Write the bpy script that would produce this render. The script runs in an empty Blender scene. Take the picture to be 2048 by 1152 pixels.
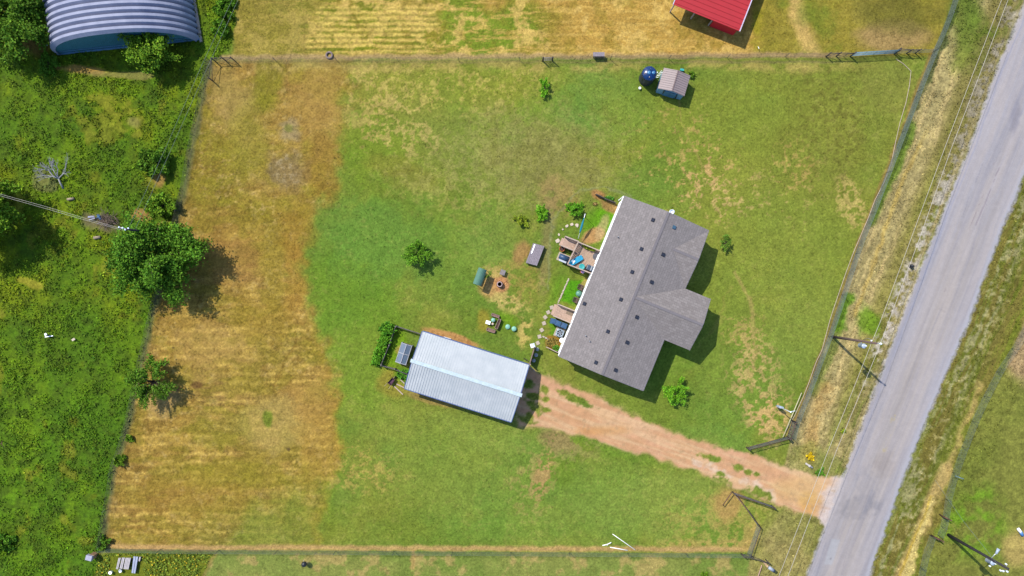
import bpy, bmesh, math, random
import numpy as np
from mathutils import Vector, Matrix

# ------------------------------------------------------------------ camera, light, exposure
SC = bpy.context.scene
H = 82.0            # flying height of the camera in metres
MPP = 0.06          # metres of ground per photograph pixel (2048 wide)
cam_d = bpy.data.cameras.new("camera")
cam = bpy.data.objects.new("camera", cam_d)
SC.collection.objects.link(cam)
cam.location = (0, 0, H)
cam.rotation_euler = (0, 0, 0)
cam_d.sensor_width = 36.0
cam_d.lens = 36.0 * H / (2048 * MPP)
cam_d.clip_start = 0.5
cam_d.clip_end = 6000
SC.camera = cam

SUN_EL = 51.0
SUN_SH = 43.5                      # shadows run this many degrees below +X
COT = 1 / math.tan(math.radians(SUN_EL))
world = bpy.data.worlds.new("World")
SC.world = world
world.use_nodes = True
wn = world.node_tree
bg = wn.nodes['Background']
sky = wn.nodes.new('ShaderNodeTexSky')
sky.sky_type = 'NISHITA'
sky.sun_disc = False
sky.sun_elevation = math.radians(SUN_EL)
# sun stands toward (-cos, +sin) ; Nishita rotation is measured from +Y clockwise
sky.sun_rotation = math.radians(-(90 - SUN_SH)) % (2 * math.pi)
sky.ozone_density = 4.0
wn.links.new(sky.outputs[0], bg.inputs[0])
bg.inputs[1].default_value = 0.15
sun_d = bpy.data.lights.new("sun", 'SUN')
sun_d.energy = 3.9
sun_d.angle = math.radians(0.5)
sun_d.color = (1.0, 0.94, 0.82)
sun = bpy.data.objects.new("sun", sun_d)
SC.collection.objects.link(sun)
a = math.radians(SUN_SH)
sdir = Vector((math.cos(a) * math.cos(math.radians(SUN_EL)), -math.sin(a) * math.cos(math.radians(SUN_EL)), -math.sin(math.radians(SUN_EL))))
sun.rotation_euler = sdir.to_track_quat('-Z', 'Y').to_euler()
sun.location = (-60, 60, 90)
SC.view_settings.view_transform = 'Standard'
SC.view_settings.look = 'None'
SC.view_settings.gamma = 1.0
SC.view_settings.exposure = 1.03
SC.render.engine = 'CYCLES'
SC.cycles.max_bounces = 6

random.seed(7)
RNG = np.random.default_rng(11)
K = 2.38           # display brightness of a flat sunlit sheet with albedo 1

def lin1(c):
    c = c / 255.0
    return c / 12.92 if c <= 0.04045 else ((c + 0.055) / 1.055) ** 2.4
def alb(r, g, b, k=1.0):
    """albedo of a level sunlit surface that looks like this sRGB colour"""
    return tuple(min(0.9, lin1(v) / K * k) for v in (r, g, b))
def P(px, py, z=0.0):
    """photo pixel at height z -> world metres (true position at that height)"""
    f = MPP * (1 - z / H)
    return Vector(((px - 1024) * f, (576 - py) * f, z))
def G(px, py):
    p = P(px, py)
    return p.x, p.y

# ------------------------------------------------------------------ object helpers
COLL = SC.collection
def tag(o, label=None, cat=None, group=None, kind=None):
    if label: o['label'] = label
    if cat: o['category'] = cat
    if group: o['group'] = group
    if kind: o['kind'] = kind
    return o
def empty(name, loc, label=None, cat=None, group=None, rz=0.0):
    o = bpy.data.objects.new(name, None)
    o.empty_display_size = 0.3
    o.location = loc
    o.rotation_euler = (0, 0, rz)
    COLL.objects.link(o)
    return tag(o, label, cat, group)
def wloc(o):
    v = Vector((0, 0, 0))
    while o is not None:
        v += Vector(o.location)
        o = o.parent
    return v
def copy_tree(o, parent=None):
    c = o.copy()
    COLL.objects.link(c)
    if parent is not None:
        c.parent = parent
    for ch in [x for x in COLL.objects if x.parent == o]:
        copy_tree(ch, c)
    return c
def copies(proto, places, group=None):
    """places: (loc, rz, label); the first place moves the source itself"""
    out = []
    for i, (loc, rz, label) in enumerate(places):
        o = proto if i == 0 else copy_tree(proto)
        o.location = loc
        o.rotation_euler.z = rz
        if label: o['label'] = label
        if group: o['group'] = group
        out.append(o)
    return out

class MB:
    """collects shapes in world (or thing-local) metres, links them as one mesh"""
    def __init__(s):
        s.v = []; s.f = []; s.sm = []
    def add(s, vs, fs, smooth=False):
        n = len(s.v)
        s.v += [tuple(v) for v in vs]
        s.f += [tuple(i + n for i in f) for f in fs]
        s.sm += [smooth] * len(fs)
        return s
    def box(s, c, size, rz=0.0, rot=None):
        x, y, z = size[0] / 2, size[1] / 2, size[2] / 2
        m = rot if rot is not None else Matrix.Rotation(rz, 3, 'Z')
        vs = [m @ Vector((sx * x, sy * y, sz * z)) + Vector(c) for sz in (-1, 1) for sy in (-1, 1) for sx in (-1, 1)]
        return s.add(vs, [(0, 2, 3, 1), (4, 5, 7, 6), (0, 1, 5, 4), (2, 6, 7, 3), (0, 4, 6, 2), (1, 3, 7, 5)])
    def bar(s, a, b, w, h):
        """rectangular bar from a to b"""
        a = Vector(a); b = Vector(b); d = b - a
        L = d.length
        if L < 1e-6: return s
        q = d.to_track_quat('X', 'Z').to_matrix()
        return s.box((a + b) / 2, (L, w, h), rot=q)
    def tube(s, pts, r, n=6, cap=True, smooth=True):
        """r: radius or list of radii"""
        pts = [Vector(p) for p in pts]
        rs = r if isinstance(r, (list, tuple)) else [r] * len(pts)
        vs = []; fs = []
        up = Vector((0, 0, 1))
        for i, p in enumerate(pts):
            d = (pts[min(i + 1, len(pts) - 1)] - pts[max(i - 1, 0)])
            if d.length < 1e-9: d = Vector((0, 0, 1))
            d.normalize()
            ref = up if abs(d.z) < 0.95 else Vector((1, 0, 0))
            x = d.cross(ref).normalized(); y = d.cross(x).normalized()
            for k in range(n):
                t = 2 * math.pi * k / n
                vs.append(p + (x * math.cos(t) + y * math.sin(t)) * rs[i])
        for i in range(len(pts) - 1):
            for k in range(n):
                k2 = (k + 1) % n
                fs.append((i * n + k, i * n + k2, (i + 1) * n + k2, (i + 1) * n + k))
        if cap:
            fs.append(tuple(range(n))); fs.append(tuple((len(pts) - 1) * n + k for k in reversed(range(n))))
        return s.add(vs, fs, smooth)
    def lathe(s, c, prof, n=20, smooth=True, sx=1.0, sy=1.0):
        """prof: list of (radius, z)"""
        vs = []; fs = []
        for (r, z) in prof:
            for k in range(n):
                t = 2 * math.pi * k / n
                vs.append((c[0] + r * sx * math.cos(t), c[1] + r * sy * math.sin(t), c[2] + z))
        for i in range(len(prof) - 1):
            for k in range(n):
                k2 = (k + 1) % n
                fs.append((i * n + k, i * n + k2, (i + 1) * n + k2, (i + 1) * n + k))
        fs.append(tuple(reversed(range(n)))); fs.append(tuple((len(prof) - 1) * n + k for k in range(n)))
        return s.add(vs, fs, smooth)
    def slab(s, poly, t):
        """poly: 3d points (top, counter-clockwise); thickness t downward"""
        n = len(poly)
        top = [Vector(p) for p in poly]; bot = [p - Vector((0, 0, t)) for p in top]
        fs = [tuple(range(n)), tuple(reversed(range(n, 2 * n)))]
        for i in range(n):
            j = (i + 1) % n
            fs.append((i, i + n, j + n, j))
        return s.add(top + bot, fs)
    def build(s, name, mat, parent=None, bevel=0.0, label=None, cat=None, group=None, kind=None):
        me = bpy.data.meshes.new(name)
        off = wloc(parent) if parent is not None else Vector((0, 0, 0))
        me.from_pydata([(v[0] - off.x, v[1] - off.y, v[2] - off.z) for v in s.v], [], s.f)
        me.polygons.foreach_set('use_smooth', s.sm)
        bm = bmesh.new(); bm.from_mesh(me); bmesh.ops.recalc_face_normals(bm, faces=bm.faces); bm.to_mesh(me); bm.free()
        me.materials.append(mat)
        o = bpy.data.objects.new(name, me)
        COLL.objects.link(o)
        if parent is not None: o.parent = parent
        if bevel > 0:
            m = o.modifiers.new('bevel', 'BEVEL'); m.width = bevel; m.segments = 2; m.limit_method = 'ANGLE'
        return tag(o, label, cat, group, kind)
    def thing(s, name, mat, loc, label, cat, group=None, bevel=0.0, kind=None):
        """single mesh thing with its origin at loc"""
        o = s.build(name, mat, None, bevel, label, cat, group, kind)
        l = Vector(loc)
        o.data.transform(Matrix.Translation(-l)); o.location = l
        return o

# ------------------------------------------------------------------ materials
def mat(name, col, rough=0.8, metal=0.0, var=0.15, scale=3.0, bump=0.0, spec=0.3, stretch=None, col2=None, detail=5.0):
    m = bpy.data.materials.new(name); m.use_nodes = True
    nt = m.node_tree; N = nt.nodes; Lk = nt.links
    b = N['Principled BSDF']
    b.inputs['Roughness'].default_value = rough; b.inputs['Metallic'].default_value = metal
    b.inputs['Specular IOR Level'].default_value = spec
    tc = N.new('ShaderNodeTexCoord'); mp = N.new('ShaderNodeMapping')
    Lk.new(tc.outputs['Object'], mp.inputs[0])
    if stretch: mp.inputs['Scale'].default_value = stretch
    nz = N.new('ShaderNodeTexNoise'); nz.inputs['Scale'].default_value = scale; nz.inputs['Detail'].default_value = detail
    nz.inputs['Roughness'].default_value = 0.65
    Lk.new(mp.outputs[0], nz.inputs['Vector'])
    cr = N.new('ShaderNodeValToRGB')
    cr.color_ramp.elements[0].position = 0.3; cr.color_ramp.elements[1].position = 0.7
    c2 = col2 if col2 else tuple(min(1, c * (1 + var)) for c in col)
    cr.color_ramp.elements[0].color = (*[c * (1 - var) for c in col], 1)
    cr.color_ramp.elements[1].color = (*c2, 1)
    Lk.new(nz.outputs['Fac'], cr.inputs[0]); Lk.new(cr.outputs[0], b.inputs['Base Color'])
    if bump > 0:
        bp = N.new('ShaderNodeBump'); bp.inputs['Strength'].default_value = 0.6; bp.inputs['Distance'].default_value = bump
        Lk.new(nz.outputs['Fac'], bp.inputs['Height']); Lk.new(bp.outputs[0], b.inputs['Normal'])
    return m

def mat_attr(name, rough=0.95, fine=((2.2, 0.30), (9.0, 0.22)), transl=0.0, bump=0.0):
    """base colour from the mesh's 'col' attribute times fine procedural grain"""
    m = bpy.data.materials.new(name); m.use_nodes = True
    nt = m.node_tree; N = nt.nodes; Lk = nt.links
    b = N['Principled BSDF']; b.inputs['Roughness'].default_value = rough
    b.inputs['Specular IOR Level'].default_value = 0.08
    at = N.new('ShaderNodeAttribute'); at.attribute_name = 'col'
    cur = at.outputs['Color']
    tc = N.new('ShaderNodeTexCoord')
    last = None
    for sc_, amp in fine:
        nz = N.new('ShaderNodeTexNoise'); nz.inputs['Scale'].default_value = sc_; nz.inputs['Detail'].default_value = 4
        nz.inputs['Roughness'].default_value = 0.7
        Lk.new(tc.outputs['Object'], nz.inputs['Vector'])
        mr = N.new('ShaderNodeMapRange'); mr.inputs['From Min'].default_value = 0.3; mr.inputs['From Max'].default_value = 0.7
        mr.inputs['To Min'].default_value = 1 - amp; mr.inputs['To Max'].default_value = 1 + amp
        Lk.new(nz.outputs['Fac'], mr.inputs['Value'])
        mx = N.new('ShaderNodeVectorMath'); mx.operation = 'SCALE'
        Lk.new(cur, mx.inputs[0]); Lk.new(mr.outputs[0], mx.inputs['Scale'])
        cur = mx.outputs[0]; last = nz
    Lk.new(cur, b.inputs['Base Color'])
    if bump > 0 and last:
        bp = N.new('ShaderNodeBump'); bp.inputs['Strength'].default_value = 0.5; bp.inputs['Distance'].default_value = bump
        Lk.new(last.outputs['Fac'], bp.inputs['Height']); Lk.new(bp.outputs[0], b.inputs['Normal'])
    if transl > 0:
        tr = N.new('ShaderNodeBsdfTranslucent'); Lk.new(cur, tr.inputs[0])
        ms = N.new('ShaderNodeMixShader'); ms.inputs[0].default_value = transl
        out = N['Material Output']
        Lk.new(b.outputs[0], ms.inputs[1]); Lk.new(tr.outputs[0], ms.inputs[2]); Lk.new(ms.outputs[0], out.inputs[0])
    return m

# ================================================================== THE GROUND
# one continuous sheet on a grid, split by surface into ground, road and driveway
class Noise:
    def __init__(s, seed):
        s.t = np.random.default_rng(seed).random((256, 256)).astype(np.float32)
    def val(s, x, y):
        xi = np.floor(x).astype(np.int64); yi = np.floor(y).astype(np.int64)
        fx = (x - xi).astype(np.float32); fy = (y - yi).astype(np.float32)
        fx = fx * fx * (3 - 2 * fx); fy = fy * fy * (3 - 2 * fy)
        t = s.t; x0 = xi & 255; x1 = (xi + 1) & 255; y0 = yi & 255; y1 = (yi + 1) & 255
        return (t[y0, x0] * (1 - fx) + t[y0, x1] * fx) * (1 - fy) + (t[y1, x0] * (1 - fx) + t[y1, x1] * fx) * fy
    def fbm(s, x, y, sx, sy=None, o=4, g=0.55):
        """returns about -1..1 ; sx, sy are feature sizes in photo pixels"""
        sy = sx if sy is None else sy
        r = 0; a_ = 1.0; tot = 0; u = x / sx; v = y / sy
        for k in range(o):
            r = r + a_ * (s.val(u + 17.3 * k, v + 9.1 * k) * 2 - 1); tot += a_ * 0.62
            a_ *= g; u = u * 2.03; v = v * 2.03
        return np.clip(r / tot, -1.4, 1.4)
NZ = [Noise(100 + i) for i in range(12)]

def seg_dist(x, y, pts, closed=False):
    d = np.full(x.shape, 1e9, np.float32)
    n = len(pts)
    for i in range(n if closed else n - 1):
        ax, ay = pts[i]; bx, by = pts[(i + 1) % n]
        dx, dy = bx - ax, by - ay
        t = np.clip(((x - ax) * dx + (y - ay) * dy) / (dx * dx + dy * dy + 1e-6), 0, 1)
        d = np.minimum(d, np.hypot(x - ax - t * dx, y - ay - t * dy))
    return d
def inside(x, y, pts):
    r = np.zeros(x.shape, bool); n = len(pts)
    for i in range(n):
        ax, ay = pts[i]; bx, by = pts[(i + 1) % n]
        if ay == by: continue
        c = ((ay > y) != (by > y)) & (x < (bx - ax) * (y - ay) / (by - ay) + ax)
        r ^= c
    return r
def sd(x, y, pts):
    d = seg_dist(x, y, pts, True)
    return np.where(inside(x, y, pts), -d, d)
def sst(t):
    t = np.clip(t, 0, 1); return t * t * (3 - 2 * t)
def soft(d, w):       # 1 inside, 0 outside
    return sst(0.5 - d / (2.0 * w))

ROAD_L = [(3420, -3330), (2190, -330), (2048, 13), (1990, 150), (1938, 300), (1866, 480), (1803, 640), (1743, 800), (1690, 945), (1640, 1085), (1609, 1165), (1420, 1660), (190, 4660)]
ROAD_R = [(3560, -3330), (2420, -560), (2260, -180), (2160, 75), (2102, 215), (2048, 349), (2007, 448), (1981, 518), (1938, 640), (1868, 800), (1811, 940), (1780, 1031), (1737, 1152), (1550, 1640), (330, 4660)]
ROAD = ROAD_L + ROAD_R[::-1]
ROAD_C = [(2220, -260), (2098, 30), (1993, 325), (1871, 640), (1806, 800), (1752, 940), (1705, 1058), (1673, 1158), (1500, 1640)]
DRIVE = [(1040, 728), (1068, 741), (1100, 757), (1150, 778), (1205, 800), (1255, 826), (1300, 846), (1350, 866), (1400, 884), (1450, 897), (1497, 906), (1545, 925), (1600, 944), (1640, 954), (1700, 955), (1650, 1060), (1634, 1032), (1600, 1022), (1560, 1010), (1530, 1000), (1480, 978), (1440, 962), (1400, 946), (1350, 930), (1300, 912), (1250, 899), (1200, 884), (1150, 868), (1100, 858), (1040, 850)]
WEST = [(421, 122), (408, 190), (398, 240), (384, 300), (372, 370), (358, 430), (345, 480), (330, 545), (312, 610), (300, 660), (287, 715), (275, 775), (262, 835), (247, 890), (232, 925), (224, 985), (212, 1040), (205, 1090)]
EAST = [(1866, 103), (1845, 155), (1822, 215), (1790, 300), (1752, 400), (1716, 490), (1690, 570), (1664, 650), (1640, 715), (1612, 790), (1590, 845)]

def ground_fields(x, y):
    """x, y in photo pixels (6 cm each). returns colour (n,3 albedo), height, drive mask, road mask"""
    f32 = np.float32
    x = x.astype(f32); y = y.astype(f32)
    n1 = NZ[0].fbm(x, y, 260, o=4); n2 = NZ[1].fbm(x, y, 70, o=5); n3 = NZ[2].fbm(x, y, 22, o=4)
    n4 = NZ[3].fbm(x, y, 7, o=3); n5 = NZ[4].fbm(x, y, 120, o=5); n6 = NZ[5].fbm(x, y, 40, o=5, g=0.65)
    hs = NZ[6].fbm(x + 8 * n3, y + 7 * n2 + 2 * n3, 46, 7, o=4, g=0.7) * 0.8 + 0.35 * n3          # mowing / hay rows lie along x
    wx = x + 14 * n2 + 5 * n3; wy = y + 14 * n5 + 5 * NZ[7].fbm(x, y, 22, o=3)
    # road-aligned coordinates
    ra = math.radians(68.0)
    al = x * math.cos(ra) - y * math.sin(ra); ac = x * math.sin(ra) + y * math.cos(ra)
    rs = NZ[8].fbm(al, ac + 4 * n3, 120, 9, o=5, g=0.65)
    def C(r, g, b):
        if g > 0.95 * r and b < 0.7 * g:          # living grass
            if r < 116: r = r + 0.42 * (116 - r)
            r, g, b = r * 1.03, g * 0.99, b * 0.86
        elif b < 0.75 * r:                        # straw and dry soil
            r, g, b = r * 0.985, g * 1.02, b * 0.95
        return np.array(alb(r, g, b), f32)
    nf = NZ[11].fbm(x, y, 13, o=4, g=0.75)
    vein = (1 - 2.6 * np.abs(NZ[5].fbm(x + 3 * n4, y, 17, o=4, g=0.65))) * 0.55 + 0.5 * nf + 0.15 * n6
    col = np.empty(x.shape + (3,), f32); col[...] = C(122, 146, 60)
    def mix(c, m):
        nonlocal col
        m = m[..., None] if m.ndim == col.ndim - 1 else m
        col = col * (1 - m) + c * m
    # ---- mown lawn
    mix(C(98, 134, 52), soft(-n1 - 0.0, 0.5) * 0.7)
    mix(C(142, 150, 70), soft(-(n5 - 0.1), 0.6) * 0.65)
    mix(C(88, 140, 58), soft(-(n2 - 0.35), 0.5) * 0.5)
    # big named patches of the yard : cx, cy, rx, ry, angle, colour, strength, noise
    def blob(cx, cy, rx, ry, ang, c, s=1.0, nz=0.45, e=0.35):
        t = math.radians(ang)
        u = ((x - cx) * math.cos(t) + (y - cy) * math.sin(t)) / rx
        v = (-(x - cx) * math.sin(t) + (y - cy) * math.cos(t)) / ry
        d = np.hypot(u, v) - 1 + nz * (0.6 * n2 + 0.5 * n3)
        mix(C(*c), soft(d, e) * s)
    def flecks(cx, cy, rx, ry, ang, c, s=1.0, th=0.2, n=None, e=0.12):
        t = math.radians(ang)
        u = ((x - cx) * math.cos(t) + (y - cy) * math.sin(t)) / rx
        v = (-(x - cx) * math.sin(t) + (y - cy) * math.cos(t)) / ry
        w = soft(np.hypot(u, v) - 0.85 + 0.25 * n2, 0.4)
        q = vein if n is None else n
        mix(C(*c), w * soft(th - q + (1 - w) * 0.35, e) * s)
    blob(700, 640, 110, 190, 0, (92, 150, 42), 0.50)
    blob(760, 480, 140, 60, 10, (84, 146, 70), 0.43)
    blob(900, 520, 130, 90, 0, (104, 150, 62), 0.37)
    blob(1180, 210, 110, 75, 10, (84, 148, 70), 0.50)
    blob(1000, 190, 150, 90, 0, (116, 152, 48), 0.37)
    blob(760, 300, 80, 70, 0, (112, 146, 36), 0.43)
    blob(900, 170, 210, 60, 0, (156, 152, 68), 0.37)
    blob(1000, 300, 190, 90, 20, (128, 138, 76), 0.37)
    blob(1130, 330, 120, 90, 20, (134, 128, 70), 0.28)
    blob(780, 330, 50, 22, 10, (148, 126, 60), 0.37)
    blob(830, 360, 60, 22, 10, (144, 120, 62), 0.31)
    blob(1450, 250, 250, 90, 0, (142, 158, 62), 0.34)
    blob(1500, 420, 170, 110, 0, (138, 152, 66), 0.28)
    blob(1560, 560, 130, 150, 0, (126, 158, 72), 0.31)
    blob(1680, 250, 140, 140, 20, (116, 126, 54), 0.43)
    blob(1640, 270, 70, 110, 15, (126, 124, 62), 0.2)
    blob(1770, 170, 60, 60, 0, (140, 124, 74), 0.37)
    blob(1300, 390, 90, 50, 25, (98, 146, 66), 0.43)
    blob(1480, 760, 90, 120, 20, (108, 154, 66), 0.43)
    blob(1430, 880, 80, 30, 15, (104, 154, 72), 0.37)
    blob(1150, 1000, 300, 90, 0, (120, 156, 72), 0.31)
    blob(950, 950, 180, 90, 0, (112, 152, 68), 0.31)
    blob(1260, 900, 120, 26, 15, (86, 142, 42), 0.43)
    blob(1130, 945, 26, 34, 20, (96, 138, 40), 0.43)
    blob(1000, 1060, 150, 30, 0, (104, 150, 62), 0.31)
    blob(830, 1000, 60, 80, 0, (128, 142, 64), 0.31)
    blob(740, 1040, 120, 60, 0, (124, 142, 52), 0.31)
    blob(1000, 720, 90, 50, 15, (100, 150, 66), 0.31)
    blob(660, 900, 30, 130, 0, (112, 150, 34), 0.37)
    blob(740, 500, 90, 70, 30, (100, 148, 66), 0.3, 0.8)
    blob(980, 480, 60, 70, 0, (120, 150, 74), 0.4)
    blob(1090, 300, 110, 90, 0, (146, 140, 92), 0.4, 0.6)
    blob(1000, 870, 120, 40, 15, (130, 158, 80), 0.4)
    blob(880, 880, 150, 60, 10, (136, 158, 72), 0.4)
    blob(1300, 1010, 200, 60, 0, (134, 160, 80), 0.4)
    blob(1600, 660, 60, 90, 20, (128, 158, 80), 0.4)
    # dry thatch flecks over the lawn
    mix(C(138, 148, 66), soft(-(x - 1330 + 60 * n5), 160) * soft(y - 760, 120) * 0.45)
    mix(C(176, 164, 92), soft(0.62 - vein - 0.12 * n5, 0.3) * 0.26)
    mix(C(92, 118, 46), soft(0.6 + nf, 0.25) * 0.14)
    flecks(850, 170, 260, 70, 0, (196, 172, 96), 0.65, 0.35)
    flecks(800, 255, 90, 60, 20, (198, 172, 104), 0.7, 0.2)
    flecks(730, 210, 50, 90, 0, (186, 160, 92), 0.6, 0.2)
    flecks(880, 380, 160, 50, 20, (170, 160, 86), 0.45, 0.15)
    flecks(1060, 320, 220, 130, 0, (160, 150, 92), 0.4, 0.1)
    flecks(1380, 330, 150, 120, 20, (204, 164, 104), 0.6, 0.55)
    flecks(1400, 350, 50, 60, 30, (212, 166, 116), 0.7, 0.42)
    flecks(1440, 400, 90, 50, 20, (206, 170, 116), 0.6, 0.45)
    flecks(1560, 380, 120, 90, 20, (200, 166, 110), 0.45, 0.6)
    flecks(1700, 400, 30, 60, -20, (206, 176, 110), 0.75, 0.1)
    flecks(1590, 330, 60, 60, 0, (196, 160, 96), 0.6, 0.35)
    flecks(1515, 770, 60, 140, -15, (206, 170, 116), 0.7, 0.15)
    flecks(1540, 835, 42, 55, 0, (212, 170, 116), 0.75, 0.0)
    flecks(1480, 660, 50, 50, 0, (190, 160, 100), 0.6, 0.2)
    flecks(1010, 600, 60, 28, 30, (214, 184, 116), 0.8, 0.0)
    flecks(985, 560, 40, 34, 20, (206, 168, 108), 0.8, -0.1)
    flecks(1050, 660, 18, 44, 15, (216, 184, 112), 0.85, -0.1)
    flecks(1040, 560, 60, 60, 0, (170, 140, 80), 0.5, 0.1)
    flecks(1095, 480, 16, 120, 5, (156, 132, 96), 0.55, -0.5, e=0.5)
    flecks(1120, 390, 50, 36, 40, (172, 136, 88), 0.5, -0.2, e=0.4)
    flecks(700, 940, 110, 60, 0, (196, 164, 92), 0.55, 0.25)
    flecks(1085, 950, 22, 60, 12, (196, 150, 104), 0.85, -0.15)
    flecks(1070, 960, 60, 90, 12, (176, 150, 96), 0.5, 0.2)
    flecks(1115, 880, 44, 22, 20, (160, 126, 92), 0.75, -0.3)
    flecks(1150, 900, 60, 30, 0, (156, 150, 104), 0.4, 0.0)
    flecks(1450, 1040, 120, 70, 0, (186, 164, 92), 0.55, 0.05)
    flecks(1480, 1090, 160, 16, 0, (200, 160, 100), 0.6, -0.2)
    # scrubby dark tufts in the east yard
    tuft = soft(0.25 - NZ[9].fbm(x, y, 6, o=3), 0.15) * soft(np.hypot((x - 1670) / 110, (y - 250) / 150) - 0.8 + 0.3 * n2, 0.4)
    mix(C(86, 96, 48), tuft * 0.45)
    # bright strips next to the house
    blob(1205, 445, 30, 40, 30, (84, 160, 20), 0.95, 0.35, 0.3)
    blob(1183, 445, 26, 30, 0, (90, 150, 40), 0.7)
    blob(1222, 415, 26, 13, 25, (170, 128, 84), 0.9, 0.4, 0.25)
    blob(1196, 390, 16, 10, 20, (190, 130, 90), 0.8, 0.4, 0.3)
    blob(1187, 472, 26, 15, -25, (196, 146, 102), 0.95, 0.35, 0.25)
    blob(1205, 455, 10, 30, 22, (200, 170, 130), 0.6, 0.4)
    s_in = [(1137, 556), (1180, 566), (1152, 628), (1118, 606)]
    mix(C(66, 162, 24), soft(sd(wx, wy, s_in) * 1.0 + 3, 5) * 0.95)
    mix(C(92, 150, 40), soft(sd(wx, wy, [(1108, 560), (1136, 556), (1116, 606), (1092, 640)]) , 12) * 0.8)
    mix(C(80, 156, 30), soft(sd(wx, wy, [(1096, 648), (1110, 652), (1118, 700), (1092, 690)]) , 7) * 0.85)
    blob(1172, 570, 9, 14, 22, (196, 160, 100), 0.8)
    blob(1165, 590, 8, 30, 22, (150, 150, 96), 0.5)
    blob(1104, 685, 14, 13, 0, (170, 104, 52), 0.85, 0.5, 0.3)
    blob(1072, 510, 26, 26, 0, (182, 130, 88), 0.0)
    blob(1043, 505, 18, 26, 20, (186, 134, 92), 0.75, 0.5)
    blob(999, 568, 17, 15, 0, (208, 146, 106), 0.95, 0.4, 0.25)
    blob(975, 575, 20, 22, 0, (200, 150, 98), 0.7, 0.5)
    blob(968, 640, 16, 24, 0, (178, 150, 60), 0.6, 0.6)
    blob(1010, 640, 26, 20, 0, (104, 158, 26), 0.6)
    blob(1335, 730, 40, 60, 20, (104, 158, 60), 0.3)
    # ground round the workshop
    blob(905, 676, 56, 9, 17, (206, 150, 100), 0.95, 0.5, 0.25)
    flecks(905, 676, 56, 10, 17, (150, 96, 60), 0.6, 0.2, n4)
    blob(862, 800, 44, 8, 17, (182, 138, 90), 0.6, 0.6)
    blob(790, 700, 26, 40, 17, (112, 160, 28), 0.8, 0.3)
    blob(822, 726, 24, 10, 17, (190, 172, 88), 0.7, 0.4)
    blob(815, 695, 16, 8, 17, (206, 166, 110), 0.6, 0.5)
    blob(785, 765, 30, 26, 40, (160, 142, 60), 0.8, 0.5)
    blob(808, 750, 18, 14, 20, (80, 160, 30), 0.7, 0.5)
    blob(800, 700, 10, 10, 0, (206, 160, 104), 0.5, 0.5)
    # narrow worn trails
    def trail(pts, w, c, s=0.7, nb=0.5):
        d = seg_dist(x + 5 * n3 + 3 * n2, y + 5 * n3, pts)
        mix(C(*c), soft(d - w + w * nb * (n4 + n3), w * 0.6) * s)
    trail([(1260, 390), (1230, 379), (1190, 375), (1160, 382), (1140, 400), (1115, 420), (1102, 460), (1097, 520), (1098, 580)], 2.2, (150, 150, 110), 0.45)
    trail([(1352, 170), (1365, 250), (1400, 330), (1410, 370)], 1.5, (190, 158, 100), 0.35)
    trail([(1470, 545), (1500, 600), (1512, 700), (1500, 780)], 3.5, (192, 158, 104), 0.45)
    trail([(1395, 700), (1440, 640), (1460, 570)], 2.5, (160, 160, 90), 0.35)
    # ---- dry west pasture
    WP = WEST + [(240, 1102), (640, 1102), (640, 1040), (665, 985), (684, 930), (682, 860), (668, 790), (655, 720), (638, 650), (612, 590), (598, 530), (610, 470), (650, 400), (672, 330), (690, 250), (700, 180), (690, 122)]
    dwp = sd(x + 9 * n3 + 6 * n2, y, WP)
    m = soft(dwp + 6 * n3 + 10 * n2 * soft(-(x - 520), 60), 5 + 16 * soft(-(x - 520), 60))
    m = m * (1 - 0.75 * soft(-(y - 985 + 60 * n5 - (620 - x) * 0.25), 70) * soft(420 - x, 90))
    base = np.empty_like(col); base[...] = C(164, 128, 64)
    def bmix(c, mm):
        nonlocal base
        base = base * (1 - mm[..., None]) + C(*c) * mm[..., None]
    bmix((142, 132, 44), soft(-(n5 + 0.15 * n1 - 0.05), 0.45) * 0.75)
    bmix((172, 132, 82), soft(-(NZ[9].fbm(x, y, 110, o=4) - 0.1), 0.5) * 0.6)
    bmix((182, 144, 66), soft(-(n2 - 0.2), 0.4) * 0.4)
    low = soft(520 - y, 120)
    bmix((208, 168, 86), soft(0.38 - hs - 0.10 * low, 0.25) * (0.22 + 0.2 * low))
    bmix((140, 100, 42), soft(0.3 + hs, 0.3) * 0.35)
    bmix((208, 172, 112), soft(0.55 - vein, 0.25) * 0.55)
    bmix((126, 96, 44), soft(0.32 - NZ[10].fbm(x, y, 16, o=4, g=0.7), 0.2) * 0.35)
    rowph = (y + 3.5 * n3 + 5 * n2 + 0.01 * x)
    rw = np.clip(np.sin(rowph * 0.36) * 1.3 - 0.15, 0, 1) * soft(560 - y, 140) * soft(-(NZ[7].fbm(x, y, 60, 20, o=4) + 0.15), 0.35)
    bmix((218, 178, 96), rw * soft(-(n4 + 0.5 * n3 + 0.3), 0.4) * 0.75)
    rw2 = np.clip(np.sin(rowph * 0.36 + 2.6) * 1.3 - 0.3, 0, 1) * soft(560 - y, 140)
    bmix((126, 112, 42), rw2 * 0.12)
    bmix((136, 130, 46), soft(-(NZ[1].fbm(x, y, 45, 20, o=4) - 0.1), 0.35) * 0.5)
    base = base * (1 + 0.10 * NZ[4].fbm(x, y, 3.5, o=2) + 0.12 * NZ[8].fbm(x, y, 7, 4, o=3))[..., None]
    col = col * (1 - m[..., None]) + base * m[..., None]
    def wb(*a_, **k_): blob(*a_, **k_)
    wb(575, 268, 26, 30, 0, (176, 154, 124), 0.55, 0.9)
    wb(578, 335, 44, 50, 0, (146, 120, 86), 0.75, 0.7)
    wb(577, 257, 10, 9, 0, (120, 130, 60), 0.7, 0.6)
    flecks(577, 330, 44, 50, 0, (176, 154, 128), 0.4, 0.3, n4)
    wb(535, 170, 26, 60, 0, (130, 132, 40), 0.7, 0.5)
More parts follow.
